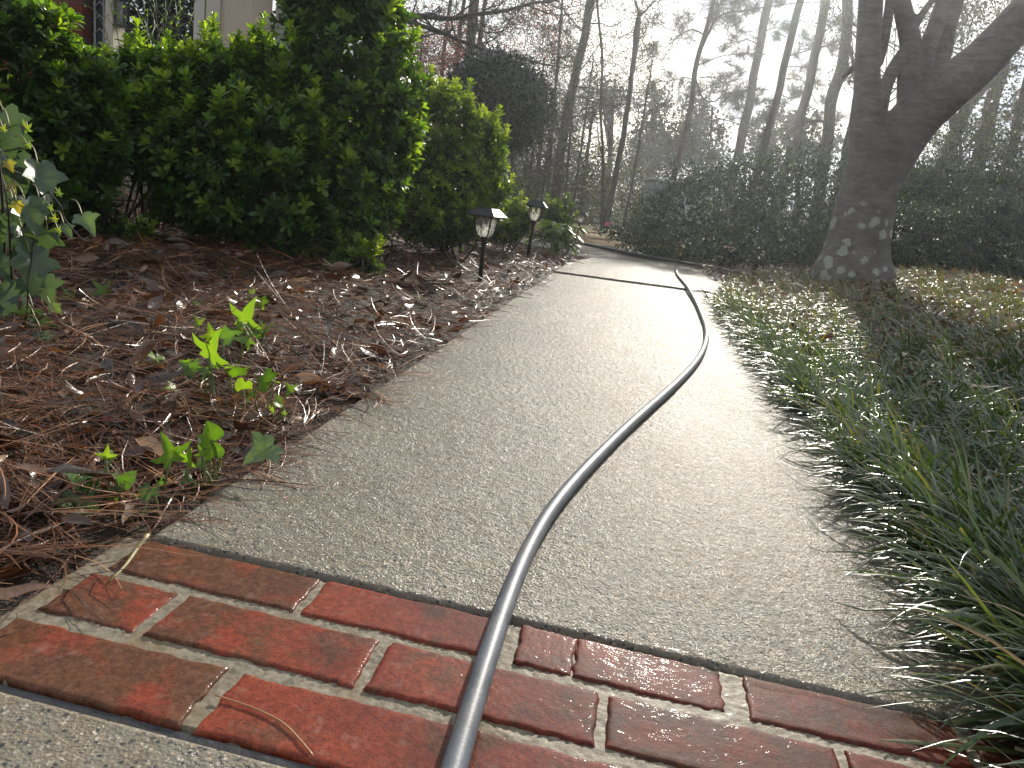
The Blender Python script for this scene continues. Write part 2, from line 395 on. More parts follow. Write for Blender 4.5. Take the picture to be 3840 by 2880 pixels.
M['shrub_light'] = leaf_mat('shrub_leaf_light', [(0, (.036, .07, .018)), (.4, (.09, .155, .03)), (1, (.26, .33, .055))], .33, .52, (1.7, 1.7, .38))
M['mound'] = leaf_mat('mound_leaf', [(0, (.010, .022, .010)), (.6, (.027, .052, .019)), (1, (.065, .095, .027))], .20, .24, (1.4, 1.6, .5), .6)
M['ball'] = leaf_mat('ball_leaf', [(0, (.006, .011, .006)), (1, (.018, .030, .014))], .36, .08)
M['ivy'] = leaf_mat('ivy_leaf', [(0, (.05, .085, .055)), (.5, (.10, .16, .075)), (.85, (.20, .28, .05)), (1, (.38, .28, .03))], .42, .36, (1.4, 1.5, .45), .8)
M['sprout'] = leaf_mat('sprout_leaf', [(0, (.05, .10, .035)), (.5, (.13, .24, .03)), (1, (.24, .34, .05))], .38, .45, (1.5, 1.6, .4))
M['far_leaf'] = leaf_mat('far_leaf', [(0, (.016, .024, .010)), (.5, (.038, .050, .017)), (1, (.11, .11, .036))], .5, .34)
M['pine_leaf'] = leaf_mat('pine_needles', [(0, (.010, .018, .008)), (1, (.030, .042, .016))], .55, .12)
M['bud'] = leaf_mat('red_bud', [(0, (.20, .05, .03)), (1, (.34, .12, .08))], .6, .4, (1.3, 1, .8))
def grassm():
    t = NT('liriope_blade'); c = t.ramp(t.attr(), (0, (.026, .048, .022)), (.5, (.054, .088, .037)), (.8, (.11, .145, .05)), (.93, (.20, .17, .065)), (1, (.26, .155, .075)))
    c = t.mixc(t.val(t.attr('along'), 0, .75, .93, 1.0), c, (.30, .22, .10))
    p = t.pbsdf(c, .30, .6, None, Coat_Weight=.6, Coat_Roughness=.16)
    tr = t.n('ShaderNodeBsdfTranslucent'); t.l(t.mixc(1.0, c, (1.5, 1.7, .5), 'MULTIPLY'), tr.inputs['Color'])
    mx = t.n('ShaderNodeMixShader'); mx.inputs[0].default_value = .32
    t.l(p.outputs[0], mx.inputs[1]); t.l(tr.outputs[0], mx.inputs[2]); return t.done(mx)
M['grass'] = grassm()
M['twig'] = plain('twig', (.034, .026, .019), .8, 0, .3, 40)
M['green_stem'] = plain('green_stem', (.13, .17, .05), .5, 0, .2, 40)
M['pink_stem'] = plain('pale_stem', (.24, .20, .08), .5, 0, .2, 40)
M['pine_bark'] = bark_mat('pine_bark', (.022, .018, .015), (.075, .056, .043), (11, 11, 2.4))
M['grey_bark'] = bark_mat('grey_bark', (.026, .023, .020), (.075, .066, .058), (16, 16, 4), .5)
M['red_bark'] = bark_mat('reddish_bark', (.035, .021, .016), (.11, .06, .044), (12, 12, 3))
def smooth_bark():
    t = NT('banded_bark'); v = t.co((5, 5, 26)); n = t.noise(v, 1.3, 5, .62, .8); w = t.co()
    m = t.noise(w, 5, 4, .6)
    c = t.mixc(t.val(n, 0, 1, .35, .65), (.115, .098, .088), (.185, .160, .142)); c = t.mixc(t.val(m, 0, .6, .45, .7), c, (.030, .030, .020))
    # lichen discs on the lower bole
    d = t.noise(w, 11, 2, .5)
    vo = t.n('ShaderNodeTexVoronoi'); vo.inputs['Scale'].default_value = 10.5; vo.inputs['Randomness'].default_value = 1.0
    wob = t.n('ShaderNodeVectorMath'); wob.operation = 'ADD'; t.l(w, wob.inputs[0])
    nzv = t.n('ShaderNodeTexNoise'); nzv.inputs['Scale'].default_value = 18; t.l(w, nzv.inputs['Vector'])
    scv = t.n('ShaderNodeVectorMath'); scv.operation = 'SCALE'; scv.inputs['Scale'].default_value = .05; t.l(nzv.outputs['Color'], scv.inputs[0]); t.l(scv.outputs[0], wob.inputs[1])
    t.l(wob.outputs[0], vo.inputs['Vector'])
    sepc = t.n('ShaderNodeSeparateColor'); t.l(vo.outputs['Color'], sepc.inputs[0])
    size = t.val(sepc.outputs[0], -.04, .66)
    spot = t.val(t.math('ADD', t.math('SUBTRACT', size, vo.outputs['Distance']), t.val(t.noise(w, 120, 3, .7), -.10, .10, .3, .7)), 0, 1, 0, .10)
    sx = t.n('ShaderNodeSeparateXYZ'); t.l(w, sx.inputs[0])
    low = t.val(t.math('ADD', sx.outputs['Z'], t.val(d, -.2, .2)), 1, 0, .72, .95)
    sp = t.math('MULTIPLY', spot, low)
    c = t.mixc(t.math('MULTIPLY', sp, t.val(t.noise(w, 60, 3, .6), .65, 1.0, .3, .6)), c, (.34, .35, .28))
    return t.done(t.pbsdf(c, .75, .35, t.bump(t.math('ADD', n, t.math('MULTIPLY', t.noise(w, 70, 4, .65), .5)), .45, .016)))
M['main_bark'] = smooth_bark()
M['lamp_metal'] = plain('dark_lamp_metal', (.022, .022, .025), .42, .35, .25, 80, .1)
def lglass():
    t = NT('rippled_lamp_glass'); v = t.co((1, 1, .4)); n = t.noise(v, 95, 2, .5, .8); nn = t.bump(n, .6, .006)
    g = t.n('ShaderNodeBsdfGlossy'); g.inputs['Roughness'].default_value = .06; t.l(nn, g.inputs['Normal'])
    tr = t.n('ShaderNodeBsdfTransparent'); tr.inputs['Color'].default_value = (.72, .72, .70, 1)
    tl = t.n('ShaderNodeBsdfTranslucent'); tl.inputs['Color'].default_value = (.8, .8, .76, 1); t.l(nn, tl.inputs['Normal'])
    m1 = t.n('ShaderNodeMixShader'); t.l(t.val(n, .08, .55, .4, .62), m1.inputs[0]); t.l(tr.outputs[0], m1.inputs[1]); t.l(tl.outputs[0], m1.inputs[2])
    lw = t.n('ShaderNodeLayerWeight'); lw.inputs['Blend'].default_value = .5; t.l(nn, lw.inputs['Normal']); fr = t.math('ADD', t.math('MULTIPLY', t.math('POWER', lw.outputs['Facing'], 5.0), .9), .05)
    m2 = t.n('ShaderNodeMixShader'); t.l(fr, m2.inputs[0]); t.l(m1.outputs[0], m2.inputs[1]); t.l(g.outputs[0], m2.inputs[2]); return t.done(m2)
M['lamp_glass'] = lglass()
M['panel'] = plain('solar_panel', (.02, .022, .035), .18, 0, .2, 60)
def hosem():
    t = NT('hose_rubber'); n = t.noise(t.co(), 300, 2); b = t.noise(t.co(), 25, 3)
    c = t.mixc(t.val(b, 0, 1, .4, .65), (.075, .086, .102), (.12, .135, .158))
    c = t.mixc(t.val(t.noise(t.co(), 9, 5, .7), 0, .45, .52, .7), c, (.17, .155, .13)); c = t.mixc(t.val(t.noise(t.co(), 130, 3, .7), 0, .5, .6, .72), c, (.20, .20, .19))
    return t.done(t.pbsdf(c, .52, .4, t.bump(n, .15, .002), Coat_Weight=.12, Coat_Roughness=.3))
M['hose'] = hosem()
M['cream'] = plain('cream_paint', (.62, .54, .42), .55, 0, .05, 12)
M['pale'] = plain('pale_paint', (.62, .58, .50), .55, 0, .05, 12)
M['beige'] = plain('beige_panel', (.58, .46, .36), .6, 0, .05, 12)
M['greysiding'] = plain('grey_siding', (.42, .42, .42), .6, 0, .06, 8)
M['dark'] = plain('dark_interior', (.02, .02, .02), .5, 0, .2, 20)
def housebrick():
    t = NT('house_brick'); mp_ = t.n('ShaderNodeMapping'); tc_ = t.n('ShaderNodeTexCoord'); t.l(tc_.outputs['Object'], mp_.inputs['Vector']); mp_.inputs['Rotation'].default_value = (R(90), 0, 0)
    b = t.n('ShaderNodeTexBrick'); b.inputs['Scale'].default_value = 1.0; b.inputs['Brick Width'].default_value = .21; b.inputs['Row Height'].default_value = .075; b.inputs['Mortar Size'].default_value = .006
    b.inputs['Color1'].default_value = (.16, .035, .022, 1); b.inputs['Color2'].default_value = (.22, .055, .032, 1); b.inputs['Mortar'].default_value = (.12, .08, .07, 1)
    t.l(mp_.outputs[0], b.inputs['Vector']); n = t.noise(t.co(), 40, 4)
    c = t.mixc(t.val(n, 0, .5, .4, .7), b.outputs['Color'], (.09, .03, .02))
    return t.done(t.pbsdf(c, .8, .3, t.bump(b.outputs['Fac'], -.5, .01)))
M['house_brick'] = housebrick()
M['roof'] = plain('roof_shingle', (.06, .055, .05), .9, 0, .3, 30, .4)
def corr():
    t = NT('shed_cladding'); sx = t.n('ShaderNodeSeparateXYZ'); t.l(t.co(), sx.inputs[0])
    w = t.math('SINE', t.math('MULTIPLY', sx.outputs['X'], 62.0)); return t.done(t.pbsdf((.45, .46, .47), .45, .5, t.bump(w, .8, .03), Metallic=.3))
M['shed'] = corr()
def lawnm():
    t = NT('dormant_lawn'); v = t.co(); n = t.noise(v, 1.3, 4); f = t.noise(v, 60, 3)
    c = t.mixc(t.val(n, 0, 1, .35, .65), (.27, .17, .075), (.17, .14, .055)); c = t.mixc(t.val(f, 0, .5, .4, .7), c, (.10, .07, .03))
    return t.done(t.pbsdf(c, .9, .2, t.bump(f, 1, .03)))
M['lawn'] = lawnm()
M['cone'] = plain('pine_cone', (.10, .075, .06), .7, 0, .4, 40)
M['pink'] = plain('pink_flag', (.75, .10, .25), .6, 0, .05, 10)

rng = np.random.default_rng(7)

# ================================================================== SETTING
# ground sheet: polar grid, fine near the camera
def build_ground():
    rr = np.r_[0.05, np.geomspace(.25, 14, 150), np.geomspace(15, 250, 32)]
    th = np.linspace(0, 2 * np.pi, 361)[:-1]
    Rr, T = np.meshgrid(rr, th, indexing='ij'); X = Rr * np.sin(T); Y = Rr * np.cos(T); Z = ground_z(X, Y)
    V = np.stack([X, Y, Z], -1).reshape(-1, 3); n = len(th); i = np.arange(len(rr) - 1)[:, None] * n; j = np.arange(n)[None]
    F = np.stack([i + j, i + n + j, i + n + (j + 1) % n, i + (j + 1) % n], -1).reshape(-1, 4)
    F = [F, np.array([[k for k in range(n)]])]
    tag(link('ground', mesh('ground', V, F, [M['soil']])), kind='structure')
build_ground()

def slab(name, poly, z0, z1, bev=.006):
    """polygon slab with a small rounded arris"""
    P = np.array([p[:2] for p in poly]); c = P.mean(0); n = len(P)
    def inset(d):
        out = []
        for i in range(n):
            p, q, r_ = P[i - 1], P[i], P[(i + 1) % n]
            e1 = nrm(q - p); e2 = nrm(r_ - q); n1 = np.array([-e1[1], e1[0]]); n2 = np.array([-e2[1], e2[0]])
            m = n1 + n2; m = m / max(np.dot(m, n1), .3); out.append(q + m * d)
        return np.array(out)
    area = np.sum(P[:, 0] * np.roll(P[:, 1], -1) - np.roll(P[:, 0], -1) * P[:, 1])
    if area < 0: P = P[::-1].copy()
    rings = [(0, z0), (0, z1 - bev), (bev * .3, z1 - bev * .3), (bev, z1)]
    V = np.concatenate([np.c_[inset(d), np.full(n, z)] for d, z in rings]); k = np.arange(n); Q = []
    for l in range(3): Q.append(np.stack([l * n + k, l * n + (k + 1) % n, (l + 1) * n + (k + 1) % n, (l + 1) * n + k], 1))
    me = mesh(name, V, [np.concatenate(Q), np.array([list(range(3 * n, 4 * n))])], [M['concrete']], smooth=False)
    return tag(link(name, me), kind='structure')
def Lp(a, b): return tuple(P2(a, b))
j1L, j1R = 4.08, 4.44
def gnoise(shape, sig, seed):
    """white noise blurred by a Gaussian of sig cells, unit variance"""
    w = np.random.default_rng(seed).normal(size=shape); fy = np.fft.fftfreq(shape[0])[:, None]; fx = np.fft.rfftfreq(shape[1])[None]
    g = np.fft.irfft2(np.fft.rfft2(w) * np.exp(-2 * (np.pi * sig) ** 2 * (fx * fx + fy * fy)), s=shape); return g / g.std()
def pebbled_slab():
    cell = .0016; H_, W_ = int(4.6 / cell), int(1.2 / cell); film = gnoise((H_, W_), 55, 90); film = sstep(film, .3, 1.6)
    tex = (.00014 * gnoise((H_, W_), 1.05, 91) + .00022 * gnoise((H_, W_), 2.2, 92)) * (1 - .5 * film) + .0006 * gnoise((H_, W_), 40, 93)
    av = [0.0]; 
    while av[-1] < 4.46: av.append(av[-1] + .0017 + .0010 * av[-1])
    av = np.array(av); av = av / av[-1]; bv = np.linspace(0, 1, 560)
    Bg, Tg = np.meshgrid(bv * (PW + .004) - .003, av); A0 = -.0085; A1 = j1L + (j1R - j1L) * Bg / PW; Ag = A0 + (A1 - A0) * Tg
    ii = np.clip((Ag + .01) / cell, 0, H_ - 2); jj = np.clip((Bg + .01) / cell, 0, W_ - 2); i0 = ii.astype(int); j0 = jj.astype(int); fi = ii - i0; fj = jj - j0
    Z = tex[i0, j0] * (1 - fi) * (1 - fj) + tex[i0 + 1, j0] * fi * (1 - fj) + tex[i0, j0 + 1] * (1 - fi) * fj + tex[i0 + 1, j0 + 1] * fi * fj
    e = np.minimum(np.minimum(Ag - A0, A1 - Ag), np.minimum(Bg + .003, PW + .001 - Bg)); Z = Z - .0035 * np.clip(1 - e / .006, 0, 1) ** 2
    Z = np.where(e < 1e-4, -.12, Z); xy = O2 + Ag[..., None] * E2 + Bg[..., None] * N2
    V = np.concatenate([xy, Z[..., None]], -1).reshape(-1, 3); n = len(bv); i = (np.arange(len(av) - 1)[:, None] * n + np.arange(n - 1)[None]).ravel()
    tag(link('path', mesh('path', V, np.stack([i, i + 1, i + n + 1, i + n], 1), [M['concrete']])), kind='structure')
pebbled_slab()
# path beyond the first joint, widening as it turns
slab('path', [Lp(j1L + .022, 0), Lp(j1R + .022, PW), (1.62, 6.2), (1.75, 6.90), (1.30, 6.86), (.88, 7.0), (.56, 6.72), (.40, 6.2), (.27, 5.6)], -.12, .013)
slab('path', [(.50, 6.95), (.70, 7.10), (.885, 7.02), (1.30, 6.88), (1.80, 6.93), (2.4, 7.0), (2.2, 7.62), (1.74, 7.80), (1.15, 8.07), (.63, 8.58), (-1.5, 10.2), (-4.5, 12.6), (-5.2, 11.6), (-1.6, 8.9), (.15, 7.5)], -.14, -.012)
slab('path', [Lp(-.282, -.25), Lp(-.282, PW), Lp(-1.6, PW), Lp(-1.6, -.25)], -.12, .0)
# joint strips
def strip(name, pts, w, z, mat, h=.02):
    mb = MB(); pts = np.array(pts)
    for i in range(len(pts) - 1):
        d = nrm(pts[i + 1] - pts[i]); c = (pts[i] + pts[i + 1]) / 2; L_ = np.linalg.norm(pts[i + 1] - pts[i])
        V, F = box((c[0], c[1], z - h / 2), (L_ + .001, w, h), math.atan2(d[1], d[0]), .002); mb.add(V, F)
    return mb.build(name, mat, smooth=False)
tag(strip('joint_strip', [Lp(j1L + .011, 0), Lp(j1R + .011, PW)], .016, .001, M['joint']), 'black joint strip between the long slab and the far slab', 'expansion joint', kind='structure')
tag(strip('joint_strip', [Lp(-.2755, -.2), Lp(-.2755, PW)], .011, -.006, M['joint']), 'black joint strip between the bricks and the nearest slab', 'expansion joint', kind='structure')
# brick band
def build_bricks():
    r = np.random.default_rng(3); mb = MB(); U = []
    rows = [(-.081, -.014, [(0.0, .213), (.224, .433), (.453, .511), (.5145, .663), (.690, .895), (.910, 1.115), (1.128, 1.22)]),
            (-.171, -.101, [(-.005, .092), (.108, .315), (.330, .539), (.553, .760), (.775, .98), (.995, 1.21)]),
            (-.266, -.194, [(-.012, .202), (.220, .424), (.440, .645), (.660, .865), (.880, 1.085), (1.10, 1.22)])]
    tints = [[.22, .75, .8, .72, .45, .5, .4], [.35, .55, .72, .5, .6, .5], [.30, .85, .68, .45, .5, .5]]
    for (a0, a1, bs), tt in zip(rows, tints):
        a0, a1 = a0 - .0030, a1 + (.0026 if a1 < -.05 else .0008)
        for (b0, b1), t in zip(bs, tt):
            b0, b1 = b0 - .0018, b1 + .0018
            Lb, La = b1 - b0, a1 - a0; ed = np.array([0, .0009, .0022, .0045])
            gx = np.r_[ed / Lb, np.linspace(.009 / Lb, 1 - .009 / Lb, 26), 1 - ed[::-1] / Lb]; gy = np.r_[ed / La, np.linspace(.009 / La, 1 - .009 / La, 10), 1 - ed[::-1] / La]; nx, ny = len(gx), len(gy)
            GX, GY = np.meshgrid(gx, gy)
            nb_ = np.interp(GX[0], np.linspace(0, 1, 24), r.normal(size=24)); na_ = np.interp(GY[:, 0], np.linspace(0, 1, 9), r.normal(size=9)); jb = (.0012 * nb_)[None, :] * np.where(GY < .5, 1, -1) + 0 * GX; ja = (.0012 * na_)[:, None] * np.where(GX < .5, 1, -1) + 0 * GX
            eb = np.minimum(GY, 1 - GY) * La; ea = np.minimum(GX, 1 - GX) * Lb; e_ = np.minimum(ea, eb)
            B = b0 + (b1 - b0) * GX; A = a0 + (a1 - a0) * GY
            A = A + jb * np.clip(1 - eb / .008, 0, 1); B = B + ja * np.clip(1 - ea / .008, 0, 1)
            dz = -.0022 + r.uniform(-.0008, .0006) + r.uniform(-.0025, .0025) * (GX - .5) + .00012 * r.normal(size=GX.shape)
            dz = dz - .0022 * np.clip(1 - e_ / .0046, 0, 1) ** 3
            xy = O2 + A[..., None] * E2 + B[..., None] * N2
            top = np.concatenate([xy, dz[..., None]], -1).reshape(-1, 3)
            i = (np.arange(ny - 1)[:, None] * nx + np.arange(nx - 1)[None]).ravel(); F = np.stack([i, i + 1, i + nx + 1, i + nx], 1)
            ring = np.r_[np.arange(nx), nx * np.arange(1, ny) + nx - 1, nx * (ny - 1) + np.arange(nx - 2, -1, -1), nx * np.arange(ny - 2, 0, -1)]
            low = top[ring].copy(); low[:, 2] = -.05; m = len(ring); k = np.arange(m); o = len(top)
            Fs = np.stack([ring[(k + 1) % m], ring[k], o + k, o + (k + 1) % m], 1)
            mb.add(np.r_[top, low], np.r_[F, Fs], t + r.uniform(-.08, .08))
    o = mb.build('brick_paving', M['brick']); tag(o, 'three course band of wet red bricks across the path', 'brick paving', kind='structure')
    A, Bv = np.linspace(-.270, -.006, 90), np.linspace(-.035, PW, 330)
    Ag, Bg = np.meshgrid(A, Bv); xy = O2 + Ag[..., None] * E2 + Bg[..., None] * N2
    z = -.0050 + .0006 * lump(Bg, Ag, 60, 5) + .0004 * r.normal(size=Ag.shape)
    z = np.where((Ag > -.0125) | (Ag < -.268), -.03, z); z = np.where(Bg < -.03, -.03, z)
    V = np.concatenate([xy, z[..., None]], -1).reshape(-1, 3); n = len(A); i = (np.arange(len(Bv) - 1)[:, None] * n + np.arange(n - 1)[None]).ravel()
    tag(link('mortar_bed', mesh('mortar_bed', V, np.stack([i, i + 1, i + n + 1, i + n], 1), [M['mortar']])), kind='structure')
build_bricks()
def build_puddle():
    mb = MB(); n = 90; t = np.linspace(0, 1, n)
    b = .56 + .62 * t; wtop = (.022 * np.sin(np.pi * np.clip(t * 1.05, 0, 1)) + .006 * np.sin(t * 19) + .004 * np.sin(t * 47)) * (t > .0)
    lo = -.010 - .016 * np.sin(np.pi * t) - .003 * np.sin(t * 33)
    hi = -.004 + np.maximum(wtop, .0)
    rows = []
    for f in np.linspace(0, 1, 8):
        a = lo + (hi - lo) * f; rows.append(np.stack([O2[0] + a * E2[0] + b * N2[0], O2[1] + a * E2[1] + b * N2[1], np.full(n, .0012 - .0024 * abs(f - .5) ** 2 * 4 * .5)], 1))
    V = np.concatenate(rows); i = (np.arange(7)[:, None] * n + np.arange(n - 1)[None]).ravel()
    mb.add(V, np.stack([i, i + n, i + n + 1, i + 1][::-1] if False else [i, i + 1, i + n + 1, i + n], 1)); tag(mb.build('water', M['water']), kind='structure')
build_puddle()
def build_lawn():
    xs = np.linspace(-3.5, 9, 60); ys = np.linspace(10.2, 20, 50)
    X, Y = np.meshgrid(xs, ys); e = np.minimum(np.minimum(X + 3.5, 9 - X), np.minimum(Y - 10.2, 20 - Y))
    Z = ground_z(X, Y) + .012 + .006 * lump(X, Y, 9, 8) - .05 * (e < .01)
    V = np.stack([X, Y, Z], -1).reshape(-1, 3); i = (np.arange(49)[:, None] * 60 + np.arange(59)[None]).ravel()
    tag(link('lawn', mesh('lawn', V, np.stack([i, i + 1, i + 61, i + 60], 1), [M['lawn']])), kind='structure')
build_lawn()

# ================================================================== GROUND COVER
def ribbons(P, az, elev, Ln, droop, w0, K=5, r=None, fold=0.0, twist=None, taper=1.0, floor=None):
    """N curved blades: integrate along heading; returns V,F and per-vertex along. fold>0 gives a V section of 3 verts"""
    N = len(P); pts = [P.copy()]; el = elev.copy(); a = az.copy(); st = (Ln / K)
    for k in range(K):
        d = np.stack([np.cos(el) * np.cos(a), np.cos(el) * np.sin(a), np.sin(el)], 1)
        q = pts[-1] + d * st[:, None]
        if floor is not None: q[:, 2] = np.maximum(q[:, 2], floor(q[:, 0], q[:, 1]))
        pts.append(q); el = el - droop / K
        if twist is not None: a = a + twist / K
    pts = np.stack(pts, 1); T = nrm(np.gradient(pts, axis=1))
    side = np.stack([-np.sin(az), np.cos(az), 0 * az], 1)[:, None, :]
    side = nrm(side + (0 if r is None else r.normal(size=(N, 1, 3)) * .35)); up = nrm(np.cross(side, T)); side = nrm(np.cross(T, up))
    t = np.linspace(0, 1, K + 1); prof = (1 - .12 * (1 - t) - taper * np.clip((t - .45) / .55, 0, 1) ** 1.6)
    w = (w0[:, None] * prof[None])[..., None] * .5
    if fold > 0: rows = [pts - side * w + up * w * fold, pts, pts + side * w + up * w * fold]
    else: rows = [pts - side * w, pts + side * w]
    m = len(rows); V = np.stack(rows, 2).reshape(-1, 3)
    b = (np.arange(N) * (K + 1) * m)[:, None, None]; kk = (np.arange(K) * m)[None, :, None]
    F = np.concatenate([(b + kk + np.array([j, j + 1, j + 1 + m, j + m])).reshape(-1, 4) for j in range(m - 1)])
    al = np.tile(np.repeat(t, m), N)
    return V, F, al, (K + 1) * m
def mulch_pts(r, n, rmax=7.2, rmin=.55):
    rad = rmin + (rmax - rmin) * r.random(n) ** 1.15; th = r.uniform(R(-52), R(9), n)
    x = rad * np.sin(th); y = rad * np.cos(th); a, b = ab(x, y)
    # the bed's right edge: the path, then the rounded end by the far slab
    lim = np.where(y < 5.0, -.022 + .022 * r.normal(size=n).clip(-1, 1.6), 0.02 + .12 * np.clip(y - 5.2, 0, 1.6) - .35 * np.clip(y - 6.95, 0, 3))
    lim = np.where(a < .03, -.075 + .03 * r.normal(size=n) - .2 * np.clip(-.12 - a, 0, .2), lim)
    k = b < lim; return x[k], y[k]
def mulch_floor(x, y):
    a, b = ab(x, y); g = ground_z(x, y)
    return np.where((b > -.01) & (a > -.29), np.maximum(g, .002), g) + .001
def build_mulch():
    r = np.random.default_rng(11)
    x, y = mulch_pts(r, 14500); n = len(x); rep3 = 3
    az = r.uniform(0, 2 * np.pi, n); ln = r.uniform(.09, .19, n); tn = np.clip(r.normal(.46, .27, n), 0, 1)
    X = np.repeat(x, rep3); Y = np.repeat(y, rep3); N = len(X)
    d = np.hypot(X, Y)
    P = np.stack([X, Y, mulch_floor(X, Y) + np.repeat(r.random(n) ** 1.8 * .024, rep3)], 1)
    A = np.repeat(az, rep3) + r.normal(0, .10, N)
    V, F, al, m = ribbons(P, A, np.repeat(r.normal(.05, .16, n), rep3) + r.normal(0, .05, N), np.repeat(ln, rep3) * r.uniform(.85, 1.05, N), r.normal(.12, .3, N), np.minimum(.0016 + .00025 * d, .0028), 5, r, 0, r.normal(0, .9, N), .7, mulch_floor)
    o = link('pine_straw', mesh('pine_straw', V, F, [M['needle']], np.repeat(np.clip(np.repeat(tn, rep3) + r.normal(0, .06, N), 0, 1), m)))
    tag(o, kind='stuff')
    # leaf litter
    x, y = mulch_pts(r, 3900); q_ = ab(x, y)[1] < -.035 + .08 * r.random(len(x)) ** 6; x, y = x[q_], y[q_]; n = len(x)
    P = np.stack([x, y, mulch_floor(x, y) + .004 + r.random(n) ** 1.5 * .03], 1); az = r.uniform(0, 2 * np.pi, n); el = r.normal(.05, .28, n)
    D = np.stack([np.cos(az) * np.cos(el), np.sin(az) * np.cos(el), np.sin(el)], 1); H = nrm(np.array([0, 0, 1.]) * np.sign(r.normal(size=n) + .6)[:, None] + r.normal(size=(n, 3)) * .45)
    sc = np.where(r.random(n) < .22, r.uniform(.05, .085, n), r.uniform(.018, .045, n))
    V, F = place(LEAF_DEAD, P, D, H, sc); V2, F2 = place(LEAF_EL, P[:0], D[:0], H[:0], sc[:0])
    o = link('leaf_litter', mesh('leaf_litter', V, F, [M['dead']], rep(np.clip(r.normal(.34, .28, n), 0, 1), LEAF_DEAD))); tag(o, kind='stuff')
build_mulch()
def bank_floor(x, y):
    a, b = ab(x, y); return np.where(b < PW, .002, ground_z(x, y) + .002)
def build_grass():
    r = np.random.default_rng(21)
    nc = 5200; rad = .55 + 8.2 * r.random(nc) ** 1.25; th = r.uniform(R(2), R(47), nc); x = rad * np.sin(th); y = rad * np.cos(th)
    a, b = ab(x, y); edge = PW - .05 + .05 * lump(a, a * 0, 4, 4) + np.where(y > 4.6, .18 * (y - 4.6), 0)
    k = (b > edge) & (y < 7.7); x, y, b, e = x[k], y[k], b[k], edge[k]
    near = np.exp(-(b - e) / .12)
    # extra clumps hanging over the path edge
    ae = r.uniform(-.75, 3.9, 330); be = PW - .03 + .03 * r.normal(size=330); q = O2 + ae[:, None] * E2 + be[:, None] * N2
    x = np.r_[x, q[:, 0]]; y = np.r_[y, q[:, 1]]; near = np.r_[near, np.ones(330)]
    n = len(x); d = np.hypot(x, y)
    nb = np.clip((15 - 1.1 * d).astype(int), 7, 14); I = np.repeat(np.arange(n), nb); N = len(I)
    # clump direction: bank leans toward the path, so blades fall left (-N2)
    base_az = math.atan2(-N2[1], -N2[0]); caz = base_az + r.normal(0, 1.0, n)
    az = caz[I] + r.normal(0, .75, N); el = np.clip(r.normal(.92, .28, N), .25, 1.45)
    hang = near[I] > .5; az = np.where(hang, base_az + r.normal(0, .85, N), az)
    Ln = r.uniform(.085, .20, N) * np.where(hang, 1.05 + .35 * np.clip((1.7 - y[I]) / 1.2, 0, 1), 1.0) * np.clip(1.08 - .035 * d[I], .7, 1.05)
    Pz = ground_z(x, y)[I] + .0
    P = np.stack([x[I] + r.normal(0, .014, N), y[I] + r.normal(0, .014, N), np.maximum(Pz, -.01)], 1)
    dr = np.abs(r.normal(1.45, .55, N)); tn = np.clip(r.normal(.48, .22, N), 0, .84); old = r.random(N) < .08 + .50 * sstep(d[I], 2.6, 6.0); tn = np.where(old, r.uniform(.85, 1, N), tn)
    cut = r.random(N) < .35; Ln = np.where(cut, Ln * r.uniform(.5, .8, N), Ln)
    parts = []
    for sel, tp in ((~cut, .93), (cut, .12)):
        V, F, al, m = ribbons(P[sel], az[sel], el[sel], Ln[sel], dr[sel] * (1 if tp > .5 else .55), (r.uniform(.0036, .0072, sel.sum()) + .0003 * d[I][sel]), 7, r, .35, r.normal(0, .35, sel.sum()), tp, bank_floor)
        parts.append((V, F, al * (1.0 if tp < .5 else .9), np.repeat(tn[sel], m)))
    V0, F0, a0, t0 = parts[0]; V1, F1, a1, t1 = parts[1]
    o = link('grass', mesh('grass', np.r_[V0, V1], np.r_[F0, F1 + len(V0)], [M['grass']], np.r_[t0, t1], uvt=np.r_[a0, a1])); tag(o, kind='stuff')
    # fallen leaves and straw on the bank
    n = 3200; rad = .8 + 7.6 * r.random(n) ** .6; th = r.uniform(R(6), R(46), n); x = rad * np.sin(th); y = rad * np.cos(th); a, b = ab(x, y); k = (b > PW) & (y < 8.2) & ((rad > 3.6) | (r.random(n) < .3)); x, y = x[k], y[k]; n = len(x)
    P = np.stack([x, y, ground_z(x, y) + .01 + .07 * r.random(n)], 1); az = r.uniform(0, 6.28, n); D = np.stack([np.cos(az), np.sin(az), r.normal(0, .3, n)], 1)
    V, F = place(LEAF_DEAD, P, D, nrm(np.array([0, 0, 1.]) + r.normal(size=(n, 3)) * .5), r.uniform(.025, .065, n))
    o = link('leaf_litter', mesh('bank_litter', V, F, [M['dead']], rep(np.clip(r.normal(.55, .25, n), 0, 1), LEAF_DEAD))); tag(o, kind='stuff')
    n = 4200; rad = 3.0 + 5.7 * r.random(n); th = r.uniform(R(8), R(46), n); x = rad * np.sin(th); y = rad * np.cos(th); a, b = ab(x, y); k = (b > PW + .02) & (y < 8.4); x, y = x[k], y[k]; n = len(x)
    P = np.stack([x, y, ground_z(x, y) + .01 + .05 * r.random(n)], 1)
    V, F, al, m = ribbons(P, r.uniform(0, 6.28, n), r.normal(.1, .2, n), r.uniform(.1, .2, n), r.normal(.2, .3, n), np.full(n, .003), 4, r, 0, r.normal(0, .8, n), .7)
    o = link('pine_straw', mesh('bank_straw', V, F, [M['needle']], np.repeat(np.clip(r.normal(.6, .2, n), 0, 1), m))); tag(o, kind='stuff')
build_grass()

